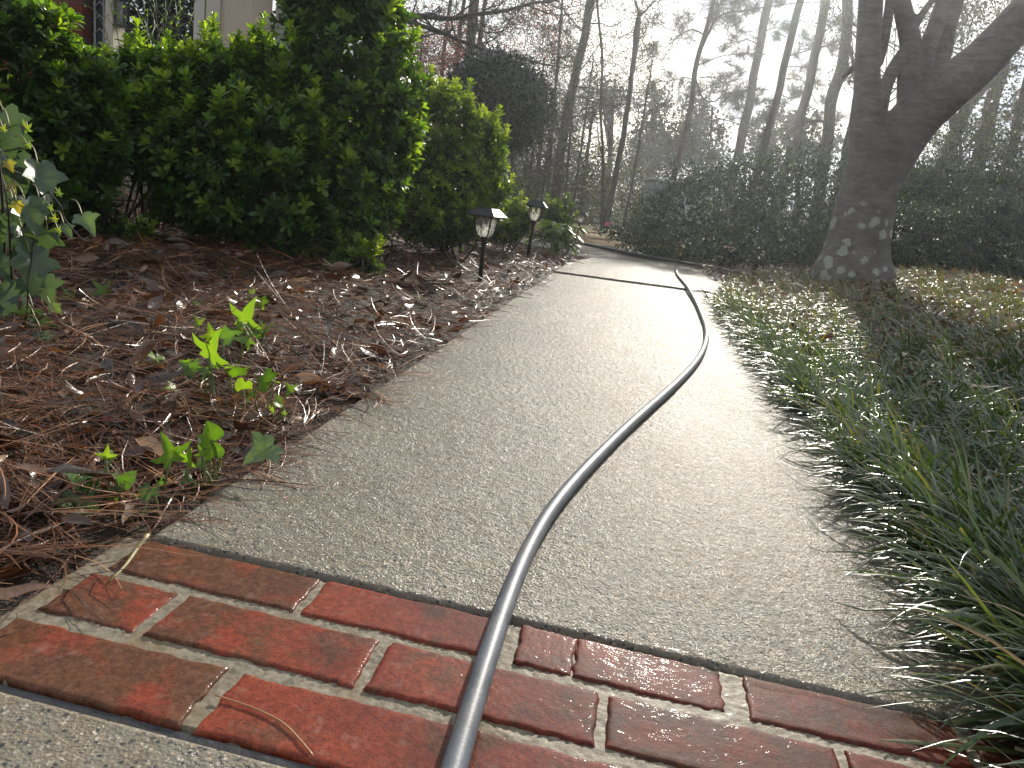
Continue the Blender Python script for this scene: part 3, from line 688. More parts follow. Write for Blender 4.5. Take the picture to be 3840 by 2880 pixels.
# ================================================================== HOSE
def build_hose():
    px = [(0, .30)]
    H = [(1692, 2880), (1745, 2715), (1797, 2569), (1866, 2344), (1944, 2118), (2048, 1927), (2187, 1771), (2378, 1580), (2517, 1458), (2621, 1345), (2651, 1250), (2630, 1180), (2578, 1085), (2543, 1033)]
    rr = .0105; pts = [gnd(u, v, rr)[:2] for u, v in H]
    pts = [(-.02, .10), (-.015, .3)] + [tuple(p) for p in pts]
    p3 = np.array([(p[0], p[1], rr + .001) for p in pts]); p3[-1] = (1.215, 6.25, rr + .0135); p3[-2, 2] = rr + .0125; p3 = np.r_[p3, [(1.245, 6.42, rr + .0135)]]
    sp = spline(p3, 260); kk_ = np.hanning(27); kk_ /= kk_.sum(); pad = np.r_[np.repeat(sp[:1], 13, 0), sp, np.repeat(sp[-1:], 13, 0)]; sp[4:-4] = np.stack([np.convolve(pad[:, i], kk_, 'valid') for i in range(3)], 1)[4:-4]; sp[:, 2] = np.clip(sp[:, 2], rr + .0005, .04)
    mb = MB(); V, F = tube(sp, rr, 20)
    # ribbed wall: eight shallow flutes
    c = np.repeat(sp, 20, 0); k = np.tile(np.arange(20), len(sp)); V = c + (V - c) * (1 + .035 * np.where(k % 2 == 0, 1, -1))[:, None]
    mb.add(V, F)
    ob = root('garden_hose', 'dark grey ribbed garden hose snaking along the wet path', 'hose', (sp[40][0], sp[40][1], 0))
    mb.build('hose_tube', M['hose'], ob)
    mb = MB(); rr += .0135; e = np.array([(1.245, 6.42, rr), (1.256, 6.47, rr)]); mb.add(*tube(e, [.0135, .0135], 14)); mb.add(*tube(np.array([(1.256, 6.47, rr), (1.262, 6.50, rr)]), [.010, .010], 12)); mb.build('coupling', M['lamp_metal'], ob)
build_hose()
# black edging along the far side of the crossing
def build_edging():
    pts = spline(np.array([(-4.6, 12.75, .02), (-1.5, 10.28, .02), (.63, 8.63, .02), (1.15, 8.12, .02), (1.74, 7.86, .02), (2.25, 7.68, .02)]), 60)
    mb = MB(); mb.add(*tube(pts, .017, 8)); tag(mb.build('lawn_edging', M['joint']), 'black round edging strip along the far side of the crossing path', 'edging')
build_edging()

# ================================================================== PATH LIGHTS
def frus(z0, z1, w0, w1, thick=None):
    V = [(sx * w / 2, sy * w / 2, z) for z, w in ((z0, w0), (z1, w1)) for sx, sy in ((-1, -1), (1, -1), (1, 1), (-1, 1))]
    return np.array(V), [np.array([(3, 2, 1, 0), (4, 5, 6, 7), (0, 1, 5, 4), (1, 2, 6, 5), (2, 3, 7, 6), (3, 0, 4, 7)])]
def make_lamp(label, loc, rz, tilt, lx, height):
    g = root('path_light', label, 'path light', loc, 'path lights along the planting bed'); s = height / .39
    def part(name, mb, mat, par=None, smooth=False):
        me = mb.build(name, mat, None, smooth).data
        ob = [o for o in bpy.data.objects if o.data == me][0]; ob.parent = par or g; return ob
    mb = MB(); mb.add(*tube(np.array([(0, 0, -.14), (0, 0, .18), (0, 0, .205), (0, 0, .225), (0, 0, .232)]) * s, np.array([.0125, .0125, .0155, .024, .026]) * s, 12)); part('post', mb, M['lamp_metal'], None, True)
    # glass bowl: rounded square section
    prof = [(.231, .021), (.238, .031), (.252, .038), (.275, .044), (.30, .048), (.338, .0515)]
    mb = MB(); n = 24; V = []
    for z, w in prof:
        for k in range(n):
            th = 2 * np.pi * k / n; c, q = math.cos(th), math.sin(th); m = (abs(c) ** 5 + abs(q) ** 5) ** (-1 / 5); V.append((c * m * w * s, q * m * w * s, z * s))
    k = np.arange(n); F = [np.concatenate([np.stack([l * n + k, l * n + (k + 1) % n, (l + 1) * n + (k + 1) % n, (l + 1) * n + k], 1) for l in range(len(prof) - 1)])]
    mb.add(np.array(V), F); part('glass', mb, M['lamp_glass'], None, True)
    # cage: four curved corner bars, bottom ring and scrolls
    mb = MB()
    for sx, sy in ((1, 1), (1, -1), (-1, 1), (-1, -1)):
        pts = np.array([(sx * w * .98, sy * w * .98, z) for z, w in prof]) * s
        mb.add(*tube(pts, .0044 * s, 6))
        for ax in (0, 1):
            c = np.array([sx * .0515, sy * .0515, .330]); cc = []
            for q in np.linspace(0, 4.4, 9):
                p = c.copy(); off = .011 - .009 * math.cos(q * .75); p[ax] -= (sx, sy)[ax] * (.004 + .014 * math.sin(min(q, 3.1) * .5)); p[2] += -.004 - .012 * (1 - math.cos(q)) / 2 + .008; cc.append(p)
            mb.add(*tube(np.array(cc) * s, .0020 * s, 5))
    part('cage', mb, M['lamp_metal'], None, True)
    mb = MB()
    mb.add(*frus(.337 * s, .344 * s, .118 * s, .168 * s)); mb.add(*frus(.344 * s, .3475 * s, .172 * s, .172 * s)); mb.add(*frus(.3475 * s, .384 * s, .170 * s, .098 * s)); mb.add(*frus(.384 * s, .3875 * s, .098 * s, .093 * s))
    cap = part('cap', mb, M['lamp_metal'])
    mb = MB(); mb.add(*frus(.3875 * s, .3895 * s, .078 * s, .077 * s)); part('solar_panel', mb, M['panel'], cap)
    mb = MB(); mb.add(*tube(np.array([(0, 0, .30), (0, 0, .338)]) * s, .012 * s, 10)); part('light_source', mb, M['pale'])
    g.rotation_euler = (0, tilt, rz); return g
def lamp_at(label, top, base, Y, rz, tilt):
    b = at(base[0], base[1], Y); t = at(top[0], top[1], Y); h = t[2] - b[2]
    make_lamp(label, (b[0], b[1], b[2]), rz, tilt, 0, h)
lamp_at('black lantern path light closest to the long slab with a lit cap edge', (1836, 779), (1800, 1046), 3.75, R(-22), R(-1.5))
lamp_at('black lantern path light standing in front of the broad leaved plant', (2008, 750), (1983, 935), 5.55, R(-6), R(2))
lamp_at('half hidden black path light beside the brown lawn', (2190, 794), (2160, 893), 9.3, R(-16), R(6))

# ================================================================== IVY
def lobed(st):
    """outline of the right half (x,y) from the petiole to the tip -> fan mesh with two rings"""
    o = st + [(-x, y) for x, y in st[-2:0:-1]]; o = np.array(o, float); c = np.array([0, .30]); n = len(o)
    ring = c + (o - c) * .5; V = np.r_[[c], ring, o]; V = np.c_[V, np.zeros(len(V))]; k = np.arange(n)
    T = np.stack([np.zeros(n, int), 1 + k, 1 + (k + 1) % n], 1); Q = np.stack([1 + k, 1 + n + k, 1 + n + (k + 1) % n, 1 + (k + 1) % n], 1)
    return V, T, Q
IVY = lobed([(0, 0), (.12, -.14), (.30, -.17), (.42, -.02), (.38, .12), (.52, .20), (.66, .36), (.44, .43), (.30, .48), (.24, .62), (.13, .84), (0, 1.02)])
IVY_STAR = lobed([(0, 0), (.14, -.10), (.40, -.16), (.30, .06), (.26, .12), (.52, .22), (.74, .46), (.40, .40), (.20, .42), (.17, .60), (.09, .86), (0, 1.08)])
IVY_ROUND = lobed([(0, .02), (.16, -.12), (.36, -.12), (.48, .05), (.50, .25), (.46, .42), (.36, .60), (.20, .80), (.08, .93), (0, .98)])
HEART = lobed([(0, .05), (.12, -.05), (.30, -.02), (.42, .18), (.46, .45), (.40, .70), (.26, .84), (.12, .80), (.04, .68), (0, .60)])
def ivy_leaf(tpl, base, D, H, size, fold=.2, curl=.25, wave=.06, r=rng, t=.4):
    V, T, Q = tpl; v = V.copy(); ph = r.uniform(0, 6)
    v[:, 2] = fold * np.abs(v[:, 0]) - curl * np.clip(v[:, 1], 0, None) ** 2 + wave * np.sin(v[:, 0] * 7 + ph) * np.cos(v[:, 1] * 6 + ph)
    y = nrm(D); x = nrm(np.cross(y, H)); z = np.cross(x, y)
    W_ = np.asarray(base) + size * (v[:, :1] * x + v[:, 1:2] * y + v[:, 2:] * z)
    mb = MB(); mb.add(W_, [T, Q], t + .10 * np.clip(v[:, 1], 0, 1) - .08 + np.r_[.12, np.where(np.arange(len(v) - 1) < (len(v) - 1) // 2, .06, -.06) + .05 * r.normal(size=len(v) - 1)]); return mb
def sprout(label, base, leaves, mat='sprout', name='ivy_sprout'):
    """base: photo px of the foot; leaves: (u, v, width px, tint, template, facing)"""
    g0 = gnd(base[0], base[1], .012); Y = g0[1]
    g = root(name, label, 'ivy sprout', tuple(g0), 'ivy sprouts in the straw bed'); mb = MB()
    for (u, v, w, t, tpl, up) in leaves:
        c = at(u, v, Y + rng.uniform(-.015, .015)); size = w * pxs(Y) / .92
        toward = nrm(CAM - c); az = rng.uniform(-.5, .5)
        D = nrm(np.array([math.sin(az) * .6, -.35 + .3 * rng.normal(), up])); H = nrm(toward * .9 + np.array([0, 0, .9]) + rng.normal(size=3) * .18)
        b0 = c - D * size * .35
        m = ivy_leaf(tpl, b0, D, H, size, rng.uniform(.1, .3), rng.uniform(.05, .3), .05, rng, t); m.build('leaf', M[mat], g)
        foot = g0 + np.array([rng.normal() * .006, rng.normal() * .006, -.02]); mid = (foot + b0) / 2 + np.array([rng.normal() * .006, rng.normal() * .006, .005])
        mb.add(*tube(spline([foot, mid, b0], 7), np.linspace(.0021, .0013, 7), 6))
    mb.build('stem', M['green_stem'], g); return g
ST, IV, RO, HE = IVY_STAR, IVY, IVY_ROUND, HEART
SPR = [
 ('bright yellow green five pointed ivy sprout tallest in the middle of the bed', (792, 1487), [(790, 1312, 125, .75, ST, .75), (789, 1248, 62, .85, ST, 1.1), (800, 1372, 85, .5, ST, .2), (768, 1395, 40, .4, ST, -.4)]),
 ('ivy sprout with three upright bright lobes behind the tallest one', (955, 1309), [(925, 1190, 112, .7, ST, .8), (905, 1225, 60, .6, ST, .3), (945, 1232, 62, .3, IV, -.3)]),
 ('broad green ivy sprout with spread leaves toward the path', (968, 1325), [(1000, 1240, 85, .5, IV, .3), (965, 1250, 60, .35, IV, .1), (985, 1222, 36, .9, ST, .8)]),
 ('small two leaf ivy sprout left of the tallest one', (696, 1442), [(711, 1378, 66, .35, IV, .2), (706, 1352, 26, .8, ST, .6)]),
 ('pale green pair of ivy leaves on short stalks at the left of the patch', (581, 1400), [(572, 1336, 62, .45, IV, .4), (604, 1346, 44, .35, IV, .2)]),
 ('wide dark green ivy leaf lying at the back of the patch', (690, 1210), [(699, 1168, 96, .05, RO, .3), (735, 1140, 30, .7, ST, -.1)]),
 ('tiny bright yellow ivy rosette on a slanting stalk', (711, 1288), [(741, 1207, 42, .95, ST, .8)]),
 ('low dark ivy sprout with one sunlit edge left of the back patch', (690, 1275), [(672, 1243, 85, .12, IV, .2), (699, 1262, 40, .8, ST, -.6)]),
 ('green three lobed ivy sprout just right of the tallest one', (893, 1478), [(889, 1393, 78, .45, IV, .4), (862, 1375, 60, .75, ST, .6)]),
 ('bright heart shaped ivy sprout held close to the straw', (922, 1508), [(914, 1450, 66, .8, HE, .9), (930, 1482, 42, .2, IV, -.3)]),
 ('long stalked ivy sprout with drooping side leaves by the path edge', (1000, 1532), [(992, 1432, 92, .3, IV, -.3), (1032, 1428, 46, .8, ST, .1)]),
 ('small star shaped ivy sprout on the edge of the concrete', (1060, 1505), [(1084, 1459, 50, .55, ST, .6)]),
 ('yellow green ivy sprout with curled leaves over the bed edge', (1040, 1552), [(1044, 1508, 52, .9, HE, .3), (1024, 1535, 36, .9, ST, .5), (1066, 1548, 18, .9, ST, .8)]),
 ('tiny split leaved ivy sprout on a dead leaf', (636, 1487), [(646, 1454, 50, .85, ST, .1), (638, 1480, 26, .8, ST, -.1)]),
 ('folded new ivy shoot rising highest at the back of the patch', (931, 1164), [(930, 1118, 28, .4, HE, .8), (945, 1092, 24, .9, HE, -.7), (922, 1138, 18, .4, HE, .8)]),
 ('small curled ivy shoot at the sunlit back right of the patch', (976, 1200), [(980, 1136, 48, .3, IV, -.3), (980, 1158, 22, .9, HE, -.8)]),
 ('glossy mid green ivy sprout among the stalks in the middle', (880, 1372), [(905, 1268, 70, .35, IV, .1), (930, 1288, 40, .6, ST, -.4), (862, 1262, 70, .3, IV, .1)]),
 ('star leaved ivy sprout in front of the long tan dead leaf', (606, 1811), [(634, 1694, 112, .5, ST, .8), (606, 1815, 48, .25, ST, .1)]),
 ('leaning ivy sprout with a pointed lobe beside the tan leaf', (717, 1787), [(706, 1718, 72, .6, ST, .8), (706, 1798, 60, .15, ST, .1)]),
 ('tall broad upright ivy leaf backlit near the path edge', (799, 1758), [(790, 1630, 92, .45, RO, 1.2), (800, 1692, 74, .3, RO, .9), (765, 1662, 60, .35, RO, .7)]),
 ('narrow lobed ivy sprout between the upright leaf and the concrete', (775, 1775), [(756, 1695, 42, .55, ST, .6), (760, 1740, 50, .3, ST, .1)]),
 ('two horned bright ivy shoot on a thick pale stalk', (408, 1831), [(400, 1702, 52, .85, ST, 1.0), (424, 1708, 44, .35, HE, .6)]),
 ('shiny crinkled ivy leaf lying in the front of the bed', (310, 1835), [(296, 1792, 110, .15, IV, .2), (340, 1830, 70, .1, IV, .0)]),
 ('low glossy ivy cluster around the two horned shoot', (455, 1835), [(440, 1800, 80, .15, IV, .2), (480, 1798, 66, .2, RO, .2), (430, 1845, 60, .1, IV, -.2), (424, 1880, 36, .3, ST, -.8)]),
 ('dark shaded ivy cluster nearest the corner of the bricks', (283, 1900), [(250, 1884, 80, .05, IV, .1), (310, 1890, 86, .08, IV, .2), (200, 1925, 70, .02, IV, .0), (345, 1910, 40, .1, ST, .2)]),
 ('small mid green ivy leaf pointing at the bricks', (560, 1875), [(555, 1848, 66, .15, IV, -.4), (515, 1858, 30, .9, ST, .4)]),
 ('lobed ivy seedling at the shaded back left of the bed', (366, 1165), [(378, 1082, 60, .35, ST, .2), (405, 1150, 26, .6, ST, .2)]),
 ('low ivy runner leaves in front of the climbing ivy', (290, 1160), [(262, 1115, 60, .5, IV, .1), (320, 1140, 46, .6, ST, .1), (300, 1170, 40, .3, IV, .1)]),
]
for a in SPR: sprout(*a)
# ivy leaf flopped over the path edge
def edge_leaf():
    b = gnd(950, 1690, .03); g = root('ivy_leaf', 'single green ivy leaf with brown edge flopped over the path edge', 'ivy leaf', tuple(b))
    c = gnd(1000, 1715, .02); D = nrm(np.array([-.5, -.75, -.25])); H = nrm(np.array([.35, -.55, .8]))
    m = ivy_leaf(IVY, gnd(1022, 1672, .045), D, H, .048, .35, .3, .1, rng, .6); m.build('blade', M['ivy'], g)
    mb = MB(); mb.add(*tube(spline([gnd(955, 1640, 0), gnd(985, 1640, .04), gnd(1022, 1672, .045)], 8), .0015, 6)); mb.build('stem', M['pink_stem'], g)
edge_leaf()
def ivy_vine():
    Y0 = 1.50; b = at(40, 1330, Y0)
    g = root('climbing_ivy', 'climbing ivy with large lobed leaves hanging at the left edge', 'ivy', (b[0], b[1], 0))
    mb = MB()
    for pts, rr in (([(30, 1340), (20, 1050), (12, 800), (-10, 560), (-40, 420)], .004), ([(60, 1345), (50, 1150), (40, 960), (25, 740), (-5, 620)], .0032), ([(-30, 1330), (-20, 1000), (-50, 700)], .004),
                    ([(5, 620), (80, 655), (175, 711), (225, 770), (253, 837), (290, 880), (345, 908)], .0022), ([(-20, 520), (40, 545), (100, 560)], .003), ([(25, 740), (110, 800), (120, 960), (100, 1080)], .002), ([(80, 1340), (95, 1230), (105, 1080)], .0022), ([(120, 1350), (125, 1250), (118, 1160)], .002)):
        P = [at(u, v, Y0 + .05 * math.sin(i * 1.7)) for i, (u, v) in enumerate(pts)]
        if len(pts) < 8 and pts[0][1] > 1300: P[0][2] = -.02
        mb.add(*tube(spline(P, 24), np.linspace(rr, rr * .55, 24), 7))
    st = mb.build('stem', M['twig'], g)
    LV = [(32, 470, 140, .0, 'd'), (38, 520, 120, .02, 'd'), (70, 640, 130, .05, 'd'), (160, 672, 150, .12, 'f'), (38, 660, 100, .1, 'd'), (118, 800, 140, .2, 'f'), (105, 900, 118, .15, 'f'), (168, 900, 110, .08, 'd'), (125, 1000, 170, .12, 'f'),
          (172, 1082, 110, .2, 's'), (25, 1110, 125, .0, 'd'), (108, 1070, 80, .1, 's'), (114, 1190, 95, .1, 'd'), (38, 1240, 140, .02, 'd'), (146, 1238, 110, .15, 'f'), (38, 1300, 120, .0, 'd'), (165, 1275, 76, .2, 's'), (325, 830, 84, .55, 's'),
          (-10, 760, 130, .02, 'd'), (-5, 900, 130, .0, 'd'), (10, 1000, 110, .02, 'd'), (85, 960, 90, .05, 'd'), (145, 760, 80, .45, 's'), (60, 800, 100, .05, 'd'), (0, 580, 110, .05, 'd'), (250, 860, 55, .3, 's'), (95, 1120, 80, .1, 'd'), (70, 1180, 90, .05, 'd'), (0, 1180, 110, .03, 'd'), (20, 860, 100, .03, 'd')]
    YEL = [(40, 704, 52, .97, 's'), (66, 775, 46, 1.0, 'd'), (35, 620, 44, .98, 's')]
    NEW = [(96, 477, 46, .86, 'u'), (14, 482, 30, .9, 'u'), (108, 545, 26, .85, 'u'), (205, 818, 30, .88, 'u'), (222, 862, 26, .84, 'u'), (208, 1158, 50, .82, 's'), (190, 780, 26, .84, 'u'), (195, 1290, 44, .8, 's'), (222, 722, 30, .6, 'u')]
    for u, v, w, t, k in LV + YEL + NEW:
        dy = rng.normal(0, .045) + (.0 if k in 'fs' else .04); Y = Y0 + dy; c = at(u, v, Y); size = w * pxs(Y) / 1.06
        az = rng.normal(.2, .5)
        if k == 'u': D = np.array([rng.normal() * .3, -.2, 1.0]); H = nrm(np.array([0, -1., .3]))
        elif k == 's': D = np.array([.6, -.2, -.55]) + rng.normal(size=3) * .15; H = np.array([.1, -.6, .9])
        elif k == 'f': D = np.array([.45, -.15, -.9]) + rng.normal(size=3) * .12; H = np.array([.85, -.35, .45]) + rng.normal(size=3) * .12
        else: D = np.array([rng.normal() * .5, -.1, -.9]); H = np.array([.35, -.75, .5]) + rng.normal(size=3) * .25
        D = nrm(D); b0 = c - D * size * .35
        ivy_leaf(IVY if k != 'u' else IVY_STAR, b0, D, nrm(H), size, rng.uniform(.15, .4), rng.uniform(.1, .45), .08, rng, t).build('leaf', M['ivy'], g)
        q = b0 - D * size * .3 + np.array([-.03 - .02 * rng.random(), .03, .02]); m2 = MB(); m2.add(*tube(spline([q, (q + b0) / 2 + np.array([0, 0, .012]), b0], 6), .0012, 5)); m2.build('leaf_stalk', M['pink_stem'], g)
ivy_vine()
# dangling pale shoot from the first ivy leaf
# ================================================================== SINGLE DEAD LEAVES, CONE
def dead_leaf(label, px, ln, wd, az, tilt, mat='dead', t=.8, z=.012, name='dead_leaf', tpl=None, right=False):
    if right: p = at(px[0], px[1], right)
    else: p = gnd(px[0], px[1], z)
    st = [(0, .01), (.08, .22), (.25, .42), (.5, .5), (.75, .36), (.92, .14), (1, .01)]
    tv, tf = leaf_tpl([(q * ln, w * wd) for q, w in st], .45, 0); tv = tv.copy()
    tv[:, 2] += -.5 * (tv[:, 1] / ln - .5) ** 2 * ln * .35 + .004 * np.sin(tv[:, 1] / ln * 9)
    if tpl is not None: V, T, Q = tpl; tv = V * ln; tv[:, 2] = .25 * np.abs(tv[:, 0]) - 4 * tv[:, 1] ** 2 + .1 * ln * np.sin(tv[:, 0] / ln * 6); tf = [T, Q]
    ca, sa = math.cos(az), math.sin(az); ct, s_t = math.cos(tilt), math.sin(tilt)
    y = np.array([ca * ct, sa * ct, s_t]); x = np.array([sa, -ca, 0]); zz = np.cross(x, y)
    c = tv[:, 1].mean(); W_ = p + tv[:, :1] * x + (tv[:, 1:2] - c) * y + tv[:, 2:] * zz
    o = MB().add(W_, tf, t).build(name, M[mat]); tag(o, label, 'leaf', 'dead leaves on the ground')
    return o
dead_leaf('long tan pointed dead leaf with a crease behind the star leaved sprout', (570, 1680), .125, .030, R(-42), .05, t=1.0, z=.026)
dead_leaf('broad grey brown dead leaf lying below the climbing ivy', (305, 1392), .105, .05, R(-15), .05, t=.78, z=.025)
dead_leaf('pale crumpled dead leaf beside the sprout with the pair of leaves', (470, 1345), .075, .028, R(-12), .1, t=.95, z=.02)
dead_leaf('curled tan dead leaf like a pod pointing at the brick corner', (480, 1925), .062, .011, R(-72), .0, t=.95, z=.015)
dead_leaf('narrow orange brown dead leaf along the concrete corner', (630, 1925), .055, .010, R(25), .0, t=.6, z=.012)
dead_leaf('slim brown dead leaf lying in front of the tallest sprout', (760, 1535), .095, .016, R(3), .0, t=.55, z=.022)
dead_leaf('upright tan dead leaf under the tiny split leaved sprout', (640, 1500), .05, .016, R(60), .6, t=1.0, z=.025)
dead_leaf('wide brown dead leaf in the shade under the hedge', (1000, 985), .17, .055, R(-6), .05, t=.72, z=.03)
dead_leaf('pale brown dead leaf standing behind the ivy patch', (735, 1108), .085, .028, R(-10), .15, t=.85, z=.03)
dead_leaf('smooth red brown dead leaf to the right of the sprouts', (1050, 1345), .10, .022, R(18), .1, t=.6, z=.025)
dead_leaf('tan dead leaf with a raised edge at the far left front', (150, 1765), .09, .020, R(5), .05, t=.8, z=.022)
dead_leaf('curled purple brown wet leaf near the left edge of the bed', (130, 1500), .085, .04, R(-35), .1, t=.12, z=.02)
dead_leaf('flat brown dead leaf touching the front left of the bricks', (20, 2230), .085, .022, R(35), .0, t=.6, z=.02)
dead_leaf('small orange red lobed leaf caught in the grass blades', (3228, 1625), .04, .03, R(60), .7, 'redleaf', .9, 0, 'red_leaf', IVY, 1.62)
dead_leaf('broad pinkish tan dead leaf lying on the grass', (3680, 1452), .085, .034, R(8), .1, t=1.0, right=2.35)
dead_leaf('upright orange brown dead leaf standing in the far grass', (3645, 1165), .08, .022, R(70), 1.0, t=.65, right=3.9)
dead_leaf('dark red dead leaf in the front straw', (420, 1580), .045, .018, R(0), .1, 'redleaf', .2, .02)
dead_leaf('orange dead leaf under the middle sprouts', (985, 1270), .05, .03, R(30), .5, 'redleaf', .9, .02)
def straw_on_brick():
    P = [gnd(*p, -.001) for p in ((807, 2607), (950, 2655), (1060, 2710), (1130, 2780), (1178, 2838))]
    o = MB().add(*tube(spline(P, 20), .0008, 5), .9).build('pine_needle', M['needle']); tag(o, 'single curved tan pine needle lying on the front row of bricks', 'pine needle')
    P = [gnd(555, 2005, .012), gnd(520, 2050, .006), gnd(470, 2120, .003), gnd(412, 2180, .001)]
    o = MB().add(*tube(spline(P, 12), np.linspace(.0028, .0012, 12), 6), 1.0).build('twig', M['pink_stem']); tag(o, 'pale wet twig lying across the left brick corner', 'twig')
    P = [gnd(1070, 1640, .01), gnd(1060, 1740, .004), gnd(1000, 1800, .002), gnd(978, 1836, .002)]
    o = MB().add(*tube(spline(P, 12), .0008, 5), .45).build('pine_needle', M['needle']); tag(o, 'reddish pine needle lying on the concrete beside the flopped ivy leaf', 'pine needle')
straw_on_brick()
def pine_cone():
    b = gnd(640, 925, .03); mb = MB(); n = 110; k = np.arange(n); t = (k + .5) / n; th = k * 2.39996; ax = nrm(np.array([1., -.25, .05])); u = nrm(np.cross(ax, [0, 0, 1])); w = np.cross(ax, u)
    rad = .034 * np.sin(np.pi * (t * .86 + .1)) ** .8; P = b + ax * ((t - .5) * .085)[:, None] + (np.cos(th)[:, None] * u + np.sin(th)[:, None] * w) * (rad * .55)[:, None]
    D = (np.cos(th)[:, None] * u + np.sin(th)[:, None] * w) + ax * .55
    V, F = place(leaf_tpl([(0, .2), (.6, .42), (1, .2)], .2, 0), P, D, np.broadcast_to(ax, P.shape), .021); mb.add(V, F); mb.add(*tube(np.array([b - ax * .04, b, b + ax * .04]), [.012, .018, .008], 8))
    tag(mb.build('pine_cone', M['cone'], None, False), 'grey brown pine cone lying under the hedge', 'pine cone')
pine_cone()

# ================================================================== SHRUBS
def blob_pts(r, ells, n, lo=.86, hi=1.06, zmin=.05, fr=4.0, seed=0):
    vol = np.array([e[3] * e[4] + e[3] * e[5] + e[4] * e[5] for e in ells]); ch = r.choice(len(ells), n, p=vol / vol.sum()); E_ = np.array(ells)[ch]
    d = rdir(r, n); lum = 1 + .14 * np.sin(d[:, 0] * fr + seed) * np.sin(d[:, 2] * fr * 1.3 + 2 * seed) + .07 * np.sin(d[:, 1] * fr * 2.1 + d[:, 0] * 5 + seed)
    P = E_[:, :3] + d * E_[:, 3:6] * (lum * r.uniform(lo, hi, n))[:, None]; Nn = nrm(d / E_[:, 3:6])
    keep = P[:, 2] > zmin
    for j, e in enumerate(ells):
        q = np.sum(((P - np.array(e[:3])) / np.array(e[3:6])) ** 2, 1); keep &= (q > .62) | (ch == j)
    return P[keep], Nn[keep]
def shrub(name, label, ells, n_out, n_in, mat, foot, leaf=.046, zmin=.06, group=None, seed=1, upw=.55, whorl=True, cat='shrub', stems=14, young=.25):
    r = np.random.default_rng(seed)
    g = root(name, label, cat, foot, group); VV = MB(); ST_ = MB()
    P, Nn = blob_pts(r, ells, n_out, .84, 1.07, zmin, 4, seed); n = len(P)
    A = nrm(Nn * .75 + np.array([0, 0, upw]) + r.normal(size=(n, 3)) * .28)
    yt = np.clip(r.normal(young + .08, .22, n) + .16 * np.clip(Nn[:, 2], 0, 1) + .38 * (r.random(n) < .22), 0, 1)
    nl_ = max(6, n // 16); J = r.choice(n, nl_, replace=False, p=np.clip(Nn[:, 2] + .35, .02, 2) / np.clip(Nn[:, 2] + .35, .02, 2).sum())
    ext = r.uniform(.6, 2.6, nl_)[:, None] * leaf; up_ = nrm(A[J] * .6 + np.array([0, 0, .9]) + r.normal(size=(nl_, 3)) * .15); Pn = [P]; An = [A]; yn = [yt]; Nnn = [Nn]
    for f_ in (.34, .67, 1.0): Pn.append(P[J] + up_ * ext * f_); An.append(up_); yn.append(np.clip(yt[J] + .12 + .2 * f_, 0, 1)); Nnn.append(Nn[J])
    ST_.add(*sticks(P[J], P[J] + up_ * ext, .0018, .0012)); P = np.concatenate(Pn); A = np.concatenate(An); yt = np.concatenate(yn); Nn = np.concatenate(Nnn); n = len(P)
    # terminal rosette
    nl = 8; I = np.repeat(np.arange(n), nl); N = len(I); k = np.tile(np.arange(nl), n)
    ref = nrm(np.cross(A, r.normal(size=(n, 3)))); ref2 = np.cross(A, ref); ph = k * 2.39996 + r.uniform(0, 6.28, n)[I]
    rad = np.cos(ph)[:, None] * ref[I] + np.sin(ph)[:, None] * ref2[I]; opn = np.linspace(.25, 1.15, nl)[k] + r.normal(0, .12, N)
    D = A[I] * np.cos(opn)[:, None] + rad * np.sin(opn)[:, None]; sz = leaf * r.uniform(.75, 1.2, n)[I] * np.linspace(.7, 1.08, nl)[k]
    V, F = place(LEAF_OB, P[I] - A[I] * (np.linspace(0, .012, nl)[k] * leaf / .046)[:, None], D, A[I] + r.normal(size=(N, 3)) * .1, sz)
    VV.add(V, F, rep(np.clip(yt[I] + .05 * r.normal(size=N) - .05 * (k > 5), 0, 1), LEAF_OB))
    # older leaves down the shoot
    no = 9; I = np.repeat(np.arange(n), no); N = len(I); s = r.uniform(.015, .11, N) * leaf / .046
    ph = r.uniform(0, 6.28, N); rad = np.cos(ph)[:, None] * ref[I] + np.sin(ph)[:, None] * ref2[I]
    D = A[I] * .35 + rad + np.array([0, 0, .2]); V, F = place(LEAF_EL, P[I] - A[I] * s[:, None], D, A[I] + np.array([0, 0, .6]) + r.normal(size=(N, 3)) * .25, leaf * r.uniform(.7, 1.05, N))
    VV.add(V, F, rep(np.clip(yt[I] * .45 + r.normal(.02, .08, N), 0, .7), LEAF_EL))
    ST_.add(*sticks(P - A * .15 * leaf / .046 - np.array([0, 0, .015]), P, .0016, .0011))
    # inner foliage
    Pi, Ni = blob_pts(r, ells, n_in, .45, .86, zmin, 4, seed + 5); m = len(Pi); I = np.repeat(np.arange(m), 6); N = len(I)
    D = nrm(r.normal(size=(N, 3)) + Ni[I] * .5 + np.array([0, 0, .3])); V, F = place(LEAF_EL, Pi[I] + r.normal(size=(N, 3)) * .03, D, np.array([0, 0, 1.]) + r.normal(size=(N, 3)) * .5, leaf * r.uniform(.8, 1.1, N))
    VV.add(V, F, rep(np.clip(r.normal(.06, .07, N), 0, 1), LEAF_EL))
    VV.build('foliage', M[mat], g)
    f = np.array(foot)
